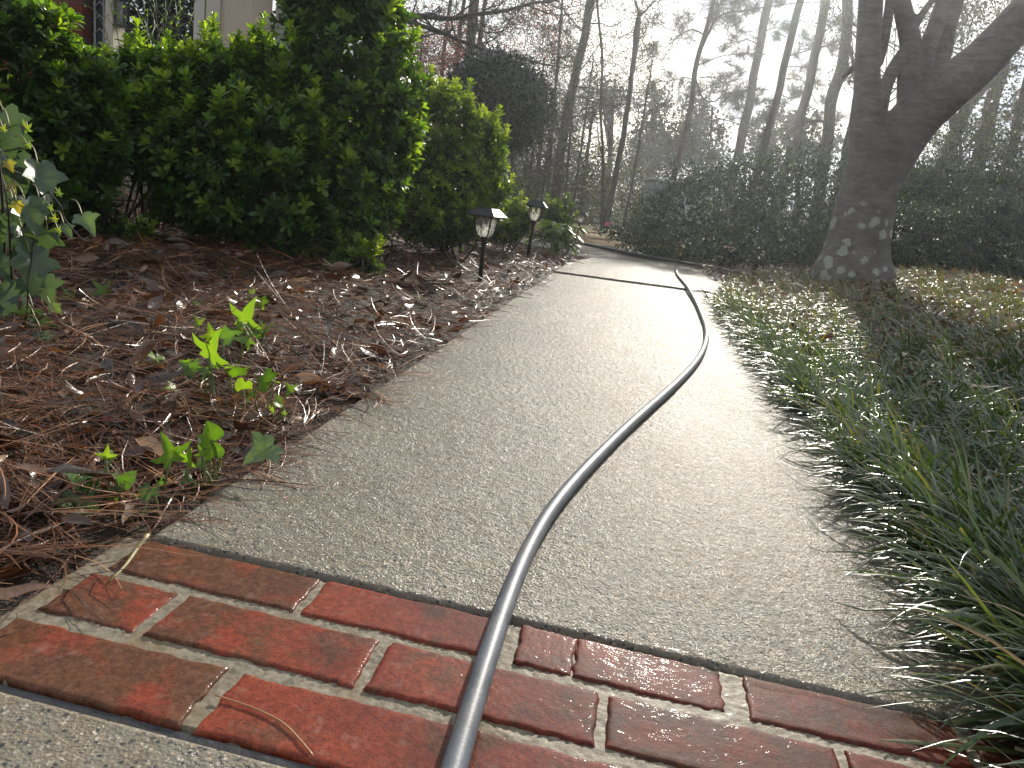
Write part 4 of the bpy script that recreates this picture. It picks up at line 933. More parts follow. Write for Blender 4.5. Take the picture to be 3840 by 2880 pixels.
    for k in range(stems):
        e = ells[r.integers(len(ells))]; tgt = np.array(e[:3]) + rdir(r, 1)[0] * np.array(e[3:6]) * r.uniform(.3, .85)
        b0 = f + np.array([r.normal() * .10, r.normal() * .07, -.03]); b0[2] = float(ground_z(b0[0], b0[1])) - .03
        mid = (b0 + tgt) / 2 + r.normal(size=3) * .05; sp = spline([b0, mid, tgt], 9); ST_.add(*tube(sp, np.linspace(.007, .003, 9), 5))
        for q in range(7):
            j = r.integers(3, 9); t2 = sp[j] + rdir(r, 1)[0] * r.uniform(.1, .25); t2[2] = max(t2[2], sp[j][2] - .03); ST_.add(*tube(np.array([sp[j], (sp[j] + t2) / 2 + r.normal(size=3) * .01, t2]), [.003, .0024, .0016], 4))
    ST_.build('stem', M['twig'], g); return g
def pe(u, v, ru, rv, Y, ry=None):
    c = at(u, v, Y); s = pxs(Y); return (c[0], c[1], c[2], ru * s, (ry or ru * .8) * s, rv * s)
HG = 'whorled evergreen shrubs of the hedge by the house'
def foot(u, v, Y):
    c = at(u, v, Y); return (c[0], c[1], float(ground_z(c[0], c[1])))
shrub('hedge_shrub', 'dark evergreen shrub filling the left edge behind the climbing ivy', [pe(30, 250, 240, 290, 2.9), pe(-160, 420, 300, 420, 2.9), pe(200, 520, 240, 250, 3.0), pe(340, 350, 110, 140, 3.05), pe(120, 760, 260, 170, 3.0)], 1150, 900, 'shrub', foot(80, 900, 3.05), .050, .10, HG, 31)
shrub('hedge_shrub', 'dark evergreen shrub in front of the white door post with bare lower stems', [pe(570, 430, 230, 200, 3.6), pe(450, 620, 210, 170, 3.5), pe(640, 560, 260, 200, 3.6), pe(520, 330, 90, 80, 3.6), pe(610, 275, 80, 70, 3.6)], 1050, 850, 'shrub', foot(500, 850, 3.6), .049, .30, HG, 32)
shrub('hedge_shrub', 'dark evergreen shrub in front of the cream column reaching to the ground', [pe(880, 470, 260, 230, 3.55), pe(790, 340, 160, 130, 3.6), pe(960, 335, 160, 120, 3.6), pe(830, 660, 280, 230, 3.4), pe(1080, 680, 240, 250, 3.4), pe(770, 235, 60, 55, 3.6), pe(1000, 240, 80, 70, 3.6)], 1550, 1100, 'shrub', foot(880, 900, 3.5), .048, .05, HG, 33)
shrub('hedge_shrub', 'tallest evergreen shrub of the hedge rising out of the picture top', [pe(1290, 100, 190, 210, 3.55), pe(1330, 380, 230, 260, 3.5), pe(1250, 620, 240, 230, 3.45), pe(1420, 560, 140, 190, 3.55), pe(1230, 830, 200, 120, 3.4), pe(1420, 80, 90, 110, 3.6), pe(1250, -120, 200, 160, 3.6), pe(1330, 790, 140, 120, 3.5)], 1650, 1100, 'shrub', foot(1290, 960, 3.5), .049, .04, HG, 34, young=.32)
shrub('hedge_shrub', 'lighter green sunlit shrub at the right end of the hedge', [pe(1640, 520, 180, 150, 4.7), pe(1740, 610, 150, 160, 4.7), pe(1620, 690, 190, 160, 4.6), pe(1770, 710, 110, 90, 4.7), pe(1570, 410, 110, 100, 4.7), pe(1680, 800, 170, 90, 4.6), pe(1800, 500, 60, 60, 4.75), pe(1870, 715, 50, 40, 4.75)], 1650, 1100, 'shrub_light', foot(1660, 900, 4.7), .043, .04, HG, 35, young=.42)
shrub('low_shrub', 'small shrub sprig growing at the foot of the tallest hedge shrub', [pe(1330, 985, 85, 55, 3.15)], 70, 20, 'shrub_light', foot(1330, 1040, 3.15), .036, .01, None, 36, stems=5)
shrub('low_shrub', 'small dark shrub sprig in the shade near the pine cone', [pe(460, 880, 70, 40, 3.1), pe(540, 900, 40, 26, 3.1)], 50, 20, 'shrub', foot(470, 930, 3.1), .036, .01, None, 37, stems=5)
shrub('low_shrub', 'low sunlit shrub between the hedge and the closest path light', [pe(1720, 830, 90, 60, 4.4), pe(1600, 850, 120, 60, 4.4)], 220, 60, 'shrub_light', foot(1690, 900, 4.4), .034, .01, None, 38, stems=7)
shrub('low_shrub', 'low sunlit shrub behind the two nearer path lights', [pe(1910, 830, 90, 60, 5.7), pe(1960, 800, 50, 50, 5.8), pe(1860, 860, 80, 40, 5.6)], 260, 80, 'shrub_light', foot(1905, 900, 5.7), .036, .01, None, 39, stems=7)
shrub('low_shrub', 'leafy upright plant with yellowing leaves behind the broad leaved plant', [pe(2085, 815, 45, 55, 7.4), pe(2110, 850, 40, 40, 7.4)], 130, 30, 'shrub_light', foot(2120, 900, 7.4), .050, .01, None, 40, stems=6)
def broad_plant():
    r = np.random.default_rng(5); Y = 6.4; b = foot(2085, 915, Y); g = root('broad_leaved_plant', 'broad leaved glossy plant beside the second path light', 'plant', b); lv = MB(); st = MB(); b = np.array(b)
    for k in range(26):
        az = r.uniform(0, 6.28); h = r.uniform(.12, .30); o = r.uniform(.03, .19); top = b + np.array([math.cos(az) * o, math.sin(az) * o, h]); st.add(*tube(spline([b + r.normal(size=3) * np.array([.05, .05, 0]), (b + top) / 2 + np.array([0, 0, .03]), top], 6), .004, 5), .3)
        for j in range(5):
            a2 = az + (j - 2) * .55 + r.normal(0, .1); D = np.array([math.cos(a2), math.sin(a2), r.normal(.15, .15)]); tpl = leaf_tpl([(0, .02), (.25, .12), (.55, .17), (.8, .10), (1, .01)], .25, .45)
            V, F = place(tpl, top[None], D[None], np.array([[0, 0, 1.]]), r.uniform(.10, .16)); lv.add(V, F, r.uniform(.05, .5))
    lv.build('foliage', M['shrub_light'], g); st.build('stem', M['green_stem'], g)
broad_plant()
# clipped ball shrub
def ball_shrub():
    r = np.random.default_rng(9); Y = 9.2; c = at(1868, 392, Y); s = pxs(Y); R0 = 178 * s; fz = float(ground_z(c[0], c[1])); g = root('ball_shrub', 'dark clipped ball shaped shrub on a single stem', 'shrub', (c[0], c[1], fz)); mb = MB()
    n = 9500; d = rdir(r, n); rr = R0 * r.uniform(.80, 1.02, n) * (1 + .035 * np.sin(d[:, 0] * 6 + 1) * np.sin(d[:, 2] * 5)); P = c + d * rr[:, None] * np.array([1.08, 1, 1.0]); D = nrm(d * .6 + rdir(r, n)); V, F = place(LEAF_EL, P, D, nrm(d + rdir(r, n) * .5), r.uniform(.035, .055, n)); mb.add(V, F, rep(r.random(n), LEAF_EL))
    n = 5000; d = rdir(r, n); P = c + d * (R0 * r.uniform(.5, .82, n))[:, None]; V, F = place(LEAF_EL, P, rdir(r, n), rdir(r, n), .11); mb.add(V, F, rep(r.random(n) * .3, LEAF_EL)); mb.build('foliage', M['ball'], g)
    mb = MB(); mb.add(*tube(spline([(c[0] + .02, c[1], fz - .05), (c[0] + .05, c[1], c[2] * .5), (c[0], c[1], c[2])], 12), .035, 8))
    for k in range(16): mb.add(*tube(np.array([c - np.array([0, 0, R0 * .6]), c + rdir(r, 1)[0] * R0 * .3, c + rdir(r, 1)[0] * R0 * .75]), [.014, .010, .005], 5))
    mb.build('stem', M['twig'], g)
ball_shrub()
# low glossy leaved mounds to the right
def mound(label, ells, n, seed, f, leaf=.034, group='glossy shrub mounds behind the grass'):
    r = np.random.default_rng(seed); g = root('shrub_mound', label, 'shrub', f, group); mb = MB()
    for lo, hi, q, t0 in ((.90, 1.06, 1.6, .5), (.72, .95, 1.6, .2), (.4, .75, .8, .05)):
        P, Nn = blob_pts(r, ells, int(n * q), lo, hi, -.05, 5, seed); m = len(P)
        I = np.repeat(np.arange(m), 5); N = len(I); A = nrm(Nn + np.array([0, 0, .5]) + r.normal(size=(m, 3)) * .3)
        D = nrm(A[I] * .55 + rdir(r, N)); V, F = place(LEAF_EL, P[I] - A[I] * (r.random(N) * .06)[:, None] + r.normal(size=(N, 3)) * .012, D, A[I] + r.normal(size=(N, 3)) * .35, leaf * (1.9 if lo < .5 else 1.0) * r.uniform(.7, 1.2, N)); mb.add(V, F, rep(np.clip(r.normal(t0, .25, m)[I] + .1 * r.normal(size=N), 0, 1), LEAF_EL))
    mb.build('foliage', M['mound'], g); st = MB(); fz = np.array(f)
    for k in range(40):
        e = ells[r.integers(len(ells))]; tg = np.array(e[:3]) + rdir(r, 1)[0] * np.array(e[3:6]) * .9; b0 = np.array([e[0] + r.normal() * .2, e[1] + r.normal() * .15, -.05]); st.add(*tube(spline([b0, (b0 + tg) / 2 + r.normal(size=3) * .06, tg], 6), np.linspace(.010, .003, 6), 4))
    st.build('stem', M['twig'], g)
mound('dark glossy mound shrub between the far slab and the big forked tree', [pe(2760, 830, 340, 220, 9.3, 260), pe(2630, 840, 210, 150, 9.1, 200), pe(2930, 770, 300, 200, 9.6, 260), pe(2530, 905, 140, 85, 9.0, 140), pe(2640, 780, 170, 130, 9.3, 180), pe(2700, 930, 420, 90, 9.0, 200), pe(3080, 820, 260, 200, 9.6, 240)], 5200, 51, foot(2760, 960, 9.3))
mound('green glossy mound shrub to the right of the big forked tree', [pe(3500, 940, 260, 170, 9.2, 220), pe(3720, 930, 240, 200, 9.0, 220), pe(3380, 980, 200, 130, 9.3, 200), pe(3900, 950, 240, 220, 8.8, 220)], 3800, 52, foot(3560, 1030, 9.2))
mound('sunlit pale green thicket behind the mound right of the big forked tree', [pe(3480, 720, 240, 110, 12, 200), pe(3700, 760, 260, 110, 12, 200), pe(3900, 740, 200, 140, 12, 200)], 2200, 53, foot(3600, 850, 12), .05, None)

# ================================================================== TREES
def big_tree():
    Y = 6.7; s = pxs(Y); fz = foot(3205, 1000, Y)
    g = root('forked_tree', 'big smooth barked tree with lichen spots forking into stems beside the grass', 'tree', fz); mb = MB()
    def lim(pts, ys=None, n=30, sides=14, ext=None):
        P = np.array([list(at(u, v, Y + (ys[i] if ys else 0))) + [w * s] for i, (u, v, w) in enumerate(pts)]); sp = spline(P, n)
        mb.add(*tube(sp[:, :3], np.maximum(sp[:, 3], .006), sides))
    lim([(3195, 1120, 165), (3199, 1010, 138), (3208, 960, 118), (3228, 850, 104), (3245, 770, 99), (3268, 660, 94), (3275, 580, 80)], n=30, sides=20)
    # root flare
    b = np.array(at(3199, 1010, Y))
    for k, (az, L_) in enumerate(((3.6, .12), (4.7, .12), (5.6, .12), (.3, .10))):
        d = np.array([math.cos(az), math.sin(az), 0]); mb.add(*tube(np.array([b + d * .12 + np.array([0, 0, .22]), b + d * .24 + np.array([0, 0, .06]), b + d * (L_ + .16) + np.array([0, 0, -.07])]), [.10, .075, .03], 9))
    lim([(3262, 700, 76), (3258, 560, 66), (3258, 440, 54), (3252, 300, 43), (3258, 130, 40), (3266, 0, 39), (3280, -220, 36)])
    lim([(3275, 690, 84), (3330, 590, 88), (3385, 505, 86), (3450, 425, 82), (3546, 340, 78), (3656, 250, 70), (3754, 150, 63), (3840, 52, 58), (3990, -120, 50)], [0, 0, -.03, -.06, -.1, -.15, -.2, -.25, -.3], 44, 18)
    lim([(3415, 450, 46), (3412, 360, 42), (3410, 270, 39), (3416, 176, 36), (3398, 85, 32), (3377, 0, 30), (3355, -150, 26)], [0, .05, .1, .12, .15, .18, .2])
    lim([(3290, 400, 34), (3318, 330, 25), (3352, 255, 23), (3398, 190, 24)], [0, .02, .06, .1])
    lim([(3290, 240, 20), (3315, 150, 18), (3330, 60, 17), (3345, -60, 15)], [0, .08, .12, .15])
    lim([(3445, 400, 36), (3462, 270, 32), (3476, 190, 30), (3515, 80, 28), (3548, -30, 26), (3580, -160, 22)], [.05, .15, .2, .22, .25, .3])
    lim([(3418, 120, 16), (3460, 50, 13), (3500, -5, 12), (3560, -120, 10)], [.12, .16, .2, .25])
    lim([(3480, 370, 44), (3515, 270, 36), (3545, 130, 32), (3580, 0, 30), (3610, -200, 26)], [.15, .3, .35, .4, .45])
    lim([(3160, 290, 12), (3190, 262, 12), (3225, 228, 14), (3262, 190, 16)], [.3, .2, .1, 0], 12, 8)
    raw = mb.build('raw_trunk', M['main_bark']); mo = raw.modifiers.new('r', 'REMESH'); mo.mode = 'VOXEL'; mo.voxel_size = .016; mo.use_smooth_shade = True
    sm = raw.modifiers.new('s', 'SMOOTH'); sm.factor = .5; sm.iterations = 5
    dg = bpy.context.evaluated_depsgraph_get(); me = bpy.data.meshes.new_from_object(raw.evaluated_get(dg)); me.name = 'trunk'
    if not me.materials: me.materials.append(M['main_bark'])
    bpy.data.objects.remove(raw); link('trunk', me, g)
big_tree()

def fork(r, p, d, L_, rad, depth, out, tips, wig=.22, up=.04, nch=3, segs=5, shrink=.55):
    st = L_ / segs; pts = [p]
    for k in range(segs):
        d = nrm(d + r.normal(size=3) * wig + np.array([0, 0, up])); q = pts[-1] + d * st
        r0 = rad * (1 - .6 * k / segs); r1 = rad * (1 - .6 * (k + 1) / segs); out.append((pts[-1], q, r0, r1)); pts.append(q)
        if depth > 0 and k > 0:
            for c in range(nch if k > 1 else 1):
                if r.random() < .75: fork(r, q, nrm(d * .6 + rdir(r, 1)[0]), L_ * shrink * r.uniform(.6, 1.1), r1 * .6, depth - 1, out, tips, wig, up, nch, max(3, segs - 1), shrink)
    tips.append((pts[-1], d))
    if depth == 0: tips.append((pts[len(pts) // 2], d))
def sticks_from(out, rmin=.0025):
    a = np.array([o[0] for o in out]); b = np.array([o[1] for o in out]); r0 = np.maximum([o[2] for o in out], rmin); r1 = np.maximum([o[3] for o in out], rmin); return sticks(a, b, r0, r1)
def tufts(r, tips, per, ln, w):
    """pine needle tufts: stiff thin blades radiating from shoot tips"""
    P = np.repeat(np.array([t[0] for t in tips]), per, 0); D0 = np.repeat(np.array([t[1] for t in tips]), per, 0); N = len(P)
    P = P - D0 * (r.random(N) * ln * .6)[:, None]; D = nrm(D0 * .7 + rdir(r, N)); H = rdir(r, N); x = nrm(np.cross(D, H)); L_ = ln * r.uniform(.6, 1.1, N)[:, None]
    V = np.stack([P - x * w, P + x * w, P + D * L_ + x * w * .3], 1).reshape(-1, 3); return V, (np.arange(N) * 3)[:, None] + np.array([0, 1, 2])
def leaves_at(r, tips, per, size, spread, tpl=LEAF_Q):
    P = np.repeat(np.array([t[0] for t in tips]), per, 0); N = len(P); P = P + r.normal(size=(N, 3)) * spread
    return place(tpl, P, rdir(r, N) + np.array([0, 0, -.2]), rdir(r, N), size * r.uniform(.6, 1.2, N)), N
def bg_tree(name, label, pts, Y, bark, seed=0, kind=None, branches=(), top=3.0, cat='tree', group='tree trunks in the wood behind', rnd=0, nrand=0, rlen=1.2, leafmat=None, foliage='tuft', depth=2, zone=(0, 1), mul=1.0):
    """pts: (u, v, width px) from top to bottom; branches: ((u,v),(u2,v2),...,width) photo polylines off the trunk"""
    r = np.random.default_rng(seed + 100); s = pxs(Y)
    W_ = [np.r_[at(u, v, Y), w * s / 2] for u, v, w in pts]
    d = W_[0][:3] - W_[1][:3]; d = d / max(d[2], .1); up = W_[0].copy(); up[:3] += d * top * np.array([.6, .6, 1]); up[3] *= .75; W_ = [up] + W_
    d = W_[-1][:3] - W_[-2][:3]; d = d / max(-d[2], .1); gz = float(ground_z(W_[-1][0], W_[-1][1]))
    if W_[-1][2] > gz: lo = W_[-1].copy(); lo[:3] += d * (lo[2] - gz + .1); lo[3] *= 1.12; W_.append(lo)
    sp = spline(np.array(W_), 26); sp[:, :2] += .25 * s * np.array(pts)[:, 2].mean() * np.stack([np.sin(np.arange(26) * 1.3 + seed), np.cos(np.arange(26) * .9 + seed)], 1) * .25
    b = sp[-1]; gx, gy = b[0], b[1]
    g = root(name, label, cat, (gx, gy, float(ground_z(gx, gy))), group)
    mb = MB(); mb.add(*tube(sp[:, :3], sp[:, 3], 9)); mb.build('trunk', M[bark], g)
    out = []; tips = []
    for br in branches:
        w = br[-1] * s / 2; P = np.array([at(u, v, Y + .25 * math.sin(i + seed)) for i, (u, v) in enumerate(br[:-1])]); sp2 = spline(P, 5 * len(P))
        for k in range(len(sp2) - 1):
            f0 = 1 - .75 * k / len(sp2); out.append((sp2[k], sp2[k + 1], w * f0, w * (f0 - .75 / len(sp2))))
            if k > 1 and r.random() < .55 * mul: fork(r, sp2[k + 1], nrm(nrm(sp2[k + 1] - sp2[k]) * .5 + rdir(r, 1)[0] * .8), rlen * max(1, Y / 14) * r.uniform(.25, .7), w * f0 * .42, depth - 1, out, tips)
        tips.append((sp2[-1], nrm(sp2[-1] - sp2[-2])))
    for k in range(nrand):
        t = zone[0] + (zone[1] - zone[0]) * r.random(); i = int(t * 25); p = sp[i, :3]; a = r.uniform(0, 6.28)
        fork(r, p, nrm(np.array([math.cos(a), math.sin(a) * .6, r.uniform(-.1, .6)])), rlen * max(1, Y / 14) * r.uniform(.5, 1.1), max(.006, sp[i, 3] * .22), depth, out, tips)
    if out: mb = MB(); mb.add(*sticks_from(out, .0016 * Y / 6)); mb.build('branches', M['twig'], g)
    if leafmat and tips:
        mb = MB()
        if foliage == 'tuft': V, F = tufts(r, tips, 15, .0105 * Y, .0012 * Y / 9); mb.add(V, F, np.repeat(r.random(len(F)), 3))
        else: (V, F), n = leaves_at(r, tips, 6 if foliage == 'leaf' else 3, (.055 if foliage == 'leaf' else .035) * max(1, Y / 15), .07 * max(1, Y / 15)); mb.add(V, F, np.repeat(r.random(n), 4))
        mb.build('crown', M[leafmat], g, False)
    return g
bg_tree('oak_tree', 'thick brown trunk behind the hedge with long dark limbs reaching right', [(1470, -40, 62), (1460, 150, 60), (1452, 300, 62)], 12.5, 'pine_bark', 1, branches=[
    ((1490, 60), (1560, 58), (1700, 68), (1790, 52), (1900, 38), (2000, 12), (2080, 0), (2180, -30), 24), ((1480, 60), (1560, 90), (1650, 118), (1720, 150), (1800, 180), (1900, 205), (2000, 232), (2120, 255), 20), ((1700, 68), (1760, 20), (1820, -40), 10),
    ((1980, 20), (2050, 48), (2130, 55), (2200, 30), 8), ((1480, 170), (1560, 145), (1640, 125), (1720, 110), 10), ((1900, 205), (1960, 260), (2030, 300), 6)], rlen=1.5, leafmat='far_leaf', foliage='bud', mul=1.15)
bg_tree('pine_tree', 'dark straight pine trunk rising behind the ball shaped shrub', [(1780, -20, 34), (1770, 110, 33), (1757, 240, 36)], 18, 'pine_bark', 2, nrand=4, leafmat='far_leaf', foliage='bud', zone=(0, .4))
bg_tree('thin_tree', 'thin trunk with red budding twigs first right of the thick brown trunk', [(1690, 0, 12), (1668, 160, 13), (1655, 290, 14)], 22, 'red_bark', 3, nrand=9, rlen=1.6, leafmat='bud', foliage='leaf', zone=(.05, .8))
bg_tree('thin_tree', 'thin trunk with red budding twigs just left of the dark straight pine', [(1742, 0, 13), (1722, 130, 15), (1706, 290, 16)], 21, 'red_bark', 4, nrand=9, rlen=1.6, leafmat='bud', foliage='leaf', zone=(.05, .8))
bg_tree('thin_tree', 'reddish trunk with red buds just right of the dark straight pine', [(1822, 0, 15), (1802, 120, 16), (1790, 290, 18)], 20, 'red_bark', 5, nrand=10, rlen=1.7, leafmat='bud', foliage='leaf', zone=(.05, .8))
bg_tree('pine_tree', 'leaning grey pine trunk between the ball shaped shrub and the open sky', [(2222, -30, 28), (2180, 190, 29), (2132, 392, 32), (2110, 520, 34), (2085, 700, 36)], 19, 'pine_bark', 6, top=.5, nrand=9, rlen=1.5, leafmat='far_leaf', foliage='bud', zone=(.05, .6))
bg_tree('thin_tree', 'slender bare tree just left of the leaning grey pine', [(2110, -20, 8), (2095, 190, 9), (2078, 380, 10), (2060, 640, 11)], 17, 'grey_bark', 7, nrand=16, rlen=1.3, leafmat='far_leaf', foliage='bud', zone=(.05, .75))
bg_tree('thin_tree', 'slender crooked bare tree just right of the leaning grey pine', [(2240, 30, 8), (2258, 200, 9), (2252, 420, 9), (2262, 600, 10), (2258, 760, 11)], 16, 'grey_bark', 8, nrand=15, rlen=1.2, leafmat='far_leaf', foliage='bud', zone=(.05, .8))
bg_tree('thin_tree', 'thin dark tree with a forked top standing alone against the sky', [(2397, 54, 13), (2372, 260, 16), (2337, 512, 19), (2310, 650, 20), (2284, 780, 21)], 16, 'grey_bark', 9, top=.05, branches=[((2397, 60), (2388, 20), (2376, -10), (2360, -80), 10), ((2397, 60), (2425, 35), (2450, 5), (2480, -60), 10), ((2385, 160), (2420, 120), (2440, 60), 4)], nrand=4, rlen=.7, zone=(.2, .7), leafmat='far_leaf', foliage='bud')
bg_tree('thin_tree', 'thin pale sapling trunk left of the grey shed', [(2430, 330, 6), (2406, 480, 9), (2370, 690, 11), (2345, 808, 12)], 18, 'grey_bark', 10, nrand=8, rlen=.8, zone=(.05, .6), leafmat='far_leaf', foliage='bud', top=.6)
bg_tree('pine_tree', 'slim pine with drooping needled branches right of the open sky', [(2680, -30, 13), (2650, 110, 15), (2621, 195, 17), (2590, 400, 19), (2533, 640, 22)], 21, 'pine_bark', 11, top=.5, branches=[
    ((2640, 130), (2600, 112), (2560, 125), (2530, 150), (2480, 190), (2446, 214), 6), ((2630, 240), (2690, 215), (2740, 205), (2800, 200), 5), ((2622, 200), (2700, 60), (2790, 40), (2860, 28), (2960, 14), (3090, 5), 9), ((2625, 290), (2680, 290), (2720, 310), (2760, 300), 5), ((2610, 300), (2640, 370), (2680, 380), (2720, 350), (2780, 345), 8), ((2672, 400), (2665, 520), (2650, 640), 9),
    ((2680, 440), (2740, 455), (2800, 470), 5), ((2600, 300), (2560, 290), (2540, 330), 4), ((2655, 70), (2720, 62), (2770, 50), (2800, 30), 5), ((2665, 20), (2720, 15), (2760, 10), 4)], rlen=.7, leafmat='pine_leaf', mul=1.0, depth=2)
bg_tree('pine_tree', 'straight leaning pine trunk first right of the slim needled pine', [(2888, -30, 26), (2845, 190, 27), (2800, 430, 31), (2752, 650, 34)], 24, 'pine_bark', 12, top=.5, branches=[((2820, 330), (2770, 350), (2740, 370), 5), ((2850, 170), (2800, 150), (2760, 160), 5), ((2800, 430), (2830, 400), (2860, 380), 4), ((2790, 500), (2840, 480), 4), ((2860, 120), (2920, 105), (2960, 130), 5)], rlen=.6, leafmat='pine_leaf', mul=.8)
bg_tree('pine_tree', 'second leaning pine trunk with a short broken cross branch', [(3010, -30, 23), (2968, 130, 25), (2930, 300, 25), (2890, 460, 26), (2848, 610, 28)], 25, 'pine_bark', 13, top=.5, branches=[((2950, 250), (2990, 250), (3030, 250), 5), ((2960, 210), (3000, 198), (3060, 180), (3110, 172), 6), ((2940, 295), (2980, 297), (3030, 305), 5), ((2950, 140), (2900, 120), (2870, 140), 4), ((2925, 350), (2970, 370), (3000, 360), 4)], rlen=.6, leafmat='pine_leaf', mul=.8)
bg_tree('pine_tree', 'third leaning pine trunk in the row left of the big forked tree', [(3105, -30, 27), (3070, 140, 29), (3030, 330, 30), (2966, 580, 35)], 24, 'pine_bark', 14, top=.5, branches=[((3065, 180), (3110, 170), (3150, 185), 5), ((3075, 100), (3130, 60), (3160, 90), 5), ((3030, 330), (3060, 380), (3090, 430), 4), ((3000, 460), (3050, 450), (3100, 455), 6)], rlen=.6, leafmat='pine_leaf', mul=.8)
bg_tree('hardwood_tree', 'knobbly grey trunk directly left of the big forked tree', [(3180, -30, 33), (3176, 110, 34), (3160, 240, 38), (3124, 345, 40), (3112, 440, 38), (3092, 580, 42)], 19, 'grey_bark', 15, top=.5, branches=[((3120, 352), (3130, 330), (3150, 290), (3190, 262), 10), ((3105, 460), (3040, 455), (2990, 480), (2930, 530), 8), ((3170, 130), (3130, 60), (3090, 0), 6)], rlen=.7, leafmat='far_leaf', foliage='leaf', mul=.5)
bg_tree('hardwood_tree', 'dark trunk half hidden behind the bole of the big forked tree', [(3235, 250, 30), (3212, 390, 30), (3190, 500, 31), (3160, 640, 34)], 17, 'grey_bark', 16, top=.4)
bg_tree('pine_tree', 'leaning trunk under the long limb of the big forked tree', [(3800, 110, 38), (3700, 300, 38), (3637, 390, 40), (3575, 520, 42), (3507, 690, 44)], 20, 'pine_bark', 17, top=.5, branches=[((3530, 640), (3540, 600), (3500, 540), (3440, 500), 6), ((3600, 460), (3560, 420), (3520, 440), 5)], rlen=.9, leafmat='far_leaf', foliage='leaf', mul=.7)
bg_tree('pine_tree', 'thick dark pine trunk near the right edge with moss', [(3800, 60, 46), (3754, 260, 46), (3715, 420, 46), (3676, 590, 50), (3655, 740, 54)], 19, 'pine_bark', 18, top=.5, nrand=3, rlen=.9, zone=(.3, .7), leafmat='far_leaf', foliage='leaf')
bg_tree('hardwood_tree', 'slim trunk with orange brown leaves at the right edge', [(3870, 240, 26), (3832, 390, 28), (3795, 560, 30), (3757, 730, 32)], 18, 'red_bark', 19, top=.5, branches=[((3780, 600), (3830, 560), (3880, 540), 6), ((3830, 400), (3790, 430), (3760, 470), 5), ((3775, 680), (3800, 665), (3860, 660), 6)], nrand=4, rlen=.9, leafmat='dead', foliage='leaf', zone=(.2, .8))
for i, (pts, Y, lab) in enumerate([([(2010, 470, 9), (1985, 700, 11)], 15, 'thin shaded trunk right below the ball shaped shrub'), ([(2070, 430, 8), (2030, 760, 10)], 17, 'thin trunk second below the ball shaped shrub'), ([(2030, 520, 14), (2010, 720, 16)], 20, 'stouter shaded trunk in the thicket behind the second path light'),
        ([(2145, 420, 7), (2120, 760, 9)], 15.5, 'thin trunk in the thicket under the leaning grey pine'), ([(2196, 430, 7), (2150, 780, 9)], 18, 'thin tilted trunk right of the leaning grey pine base'), ([(1925, 560, 9), (1910, 700, 10)], 16, 'thin trunk beside the stem of the ball shaped shrub'), ([(2205, 560, 12), (2180, 800, 15)], 22, 'dark trunk in the thicket above the second path light'), ([(2440, 470, 9), (2420, 700, 12)], 30, 'far thin trunk left of the grey shed roof')]):
    bg_tree('thin_tree', lab, pts, Y, 'grey_bark', 30 + i, nrand=12, rlen=.9, top=1.2, zone=(.05, .8), leafmat='far_leaf', foliage='bud')
# leafy trees farther back, each with its own crown
def crown_tree(name, label, ells, Y, n, seed, mat, base, size=.10, group='leafy trees beyond the wood edge', tw=16):
    r = np.random.default_rng(seed); f = foot(*base, Y); g = root(name, label, 'tree', f, group)
    E_ = [pe(u, v, a, b, Y, (a + b) * .45) for u, v, a, b in ells]; mb = MB(); P = []
    for e in E_:
        vol = e[3] * e[5]; k = int(n * vol / sum(q[3] * q[5] for q in E_)); nc = max(4, k // 38); c = np.array(e[:3]) + rdir(r, nc) * np.array(e[3:6]) * (r.random(nc) ** .45)[:, None]; P.append(np.repeat(c, 38, 0) + r.normal(size=(nc * 38, 3)) * (.16 * min(e[3], e[5]) + .05))
    P = np.concatenate(P); N = len(P); V, F = place(LEAF_Q, P, rdir(r, N), rdir(r, N), size * r.uniform(.5, 1.2, N)); mb.add(V, F, np.repeat(np.clip(r.normal(.4, .25, N), 0, 1), 4)); mb.build('crown', M[mat], g, False)
    mb = MB(); top = np.array(E_[-1][:3]); fz = np.array(f) - [0, 0, .1]; sp = spline([fz, (fz + top) / 2 + np.array([.05, 0, 0]), top], 12); mb.add(*tube(sp, np.linspace(.012 * Y / 2.4, .01 * Y / 6, 12), 7))
    for k in range(tw):
        e = E_[r.integers(len(E_))]; t = np.array(e[:3]) + rdir(r, 1)[0] * np.array(e[3:6]) * .8; j = r.integers(4, 12); mb.add(*tube(np.array([sp[j], (sp[j] + t) / 2 + r.normal(size=3) * .08, t]), [.0012 * Y, .0009 * Y, .0005 * Y], 4))
    mb.build('trunk', M['grey_bark'], g); return g
crown_tree('evergreen_tree', 'tall rounded evergreen with a pointed top left of the slim needled pine', [(2440, 620, 90, 110), (2450, 480, 85, 110), (2420, 560, 80, 90), (2470, 370, 55, 60), (2490, 560, 60, 90), (2455, 345, 30, 30)], 34, 3800, 61, 'pine_leaf', (2440, 800), .20)
crown_tree('evergreen_tree', 'broad round topped evergreen behind the slim needled pine', [(2610, 580, 95, 90), (2620, 470, 90, 80), (2660, 540, 60, 90), (2560, 540, 60, 80), (2610, 400, 50, 40)], 32, 3800, 62, 'pine_leaf', (2610, 800), .20)
crown_tree('evergreen_tree', 'hazy evergreen between the first two leaning pine trunks', [(2890, 520, 70, 110), (2850, 560, 60, 80), (2880, 430, 40, 40)], 32, 2200, 63, 'pine_leaf', (2880, 800), .20)
crown_tree('evergreen_tree', 'hazy evergreen right of the third leaning pine trunk', [(3000, 500, 60, 80), (3020, 560, 90, 80), (3110, 540, 60, 70), (2990, 440, 35, 30)], 30, 2400, 64, 'pine_leaf', (3020, 800), .19)
crown_tree('evergreen_tree', 'low grey green pine right of the leaning grey pine', [(2270, 330, 60, 45), (2240, 400, 70, 40), (2300, 360, 40, 30)], 30, 900, 65, 'pine_leaf', (2270, 800), .17)
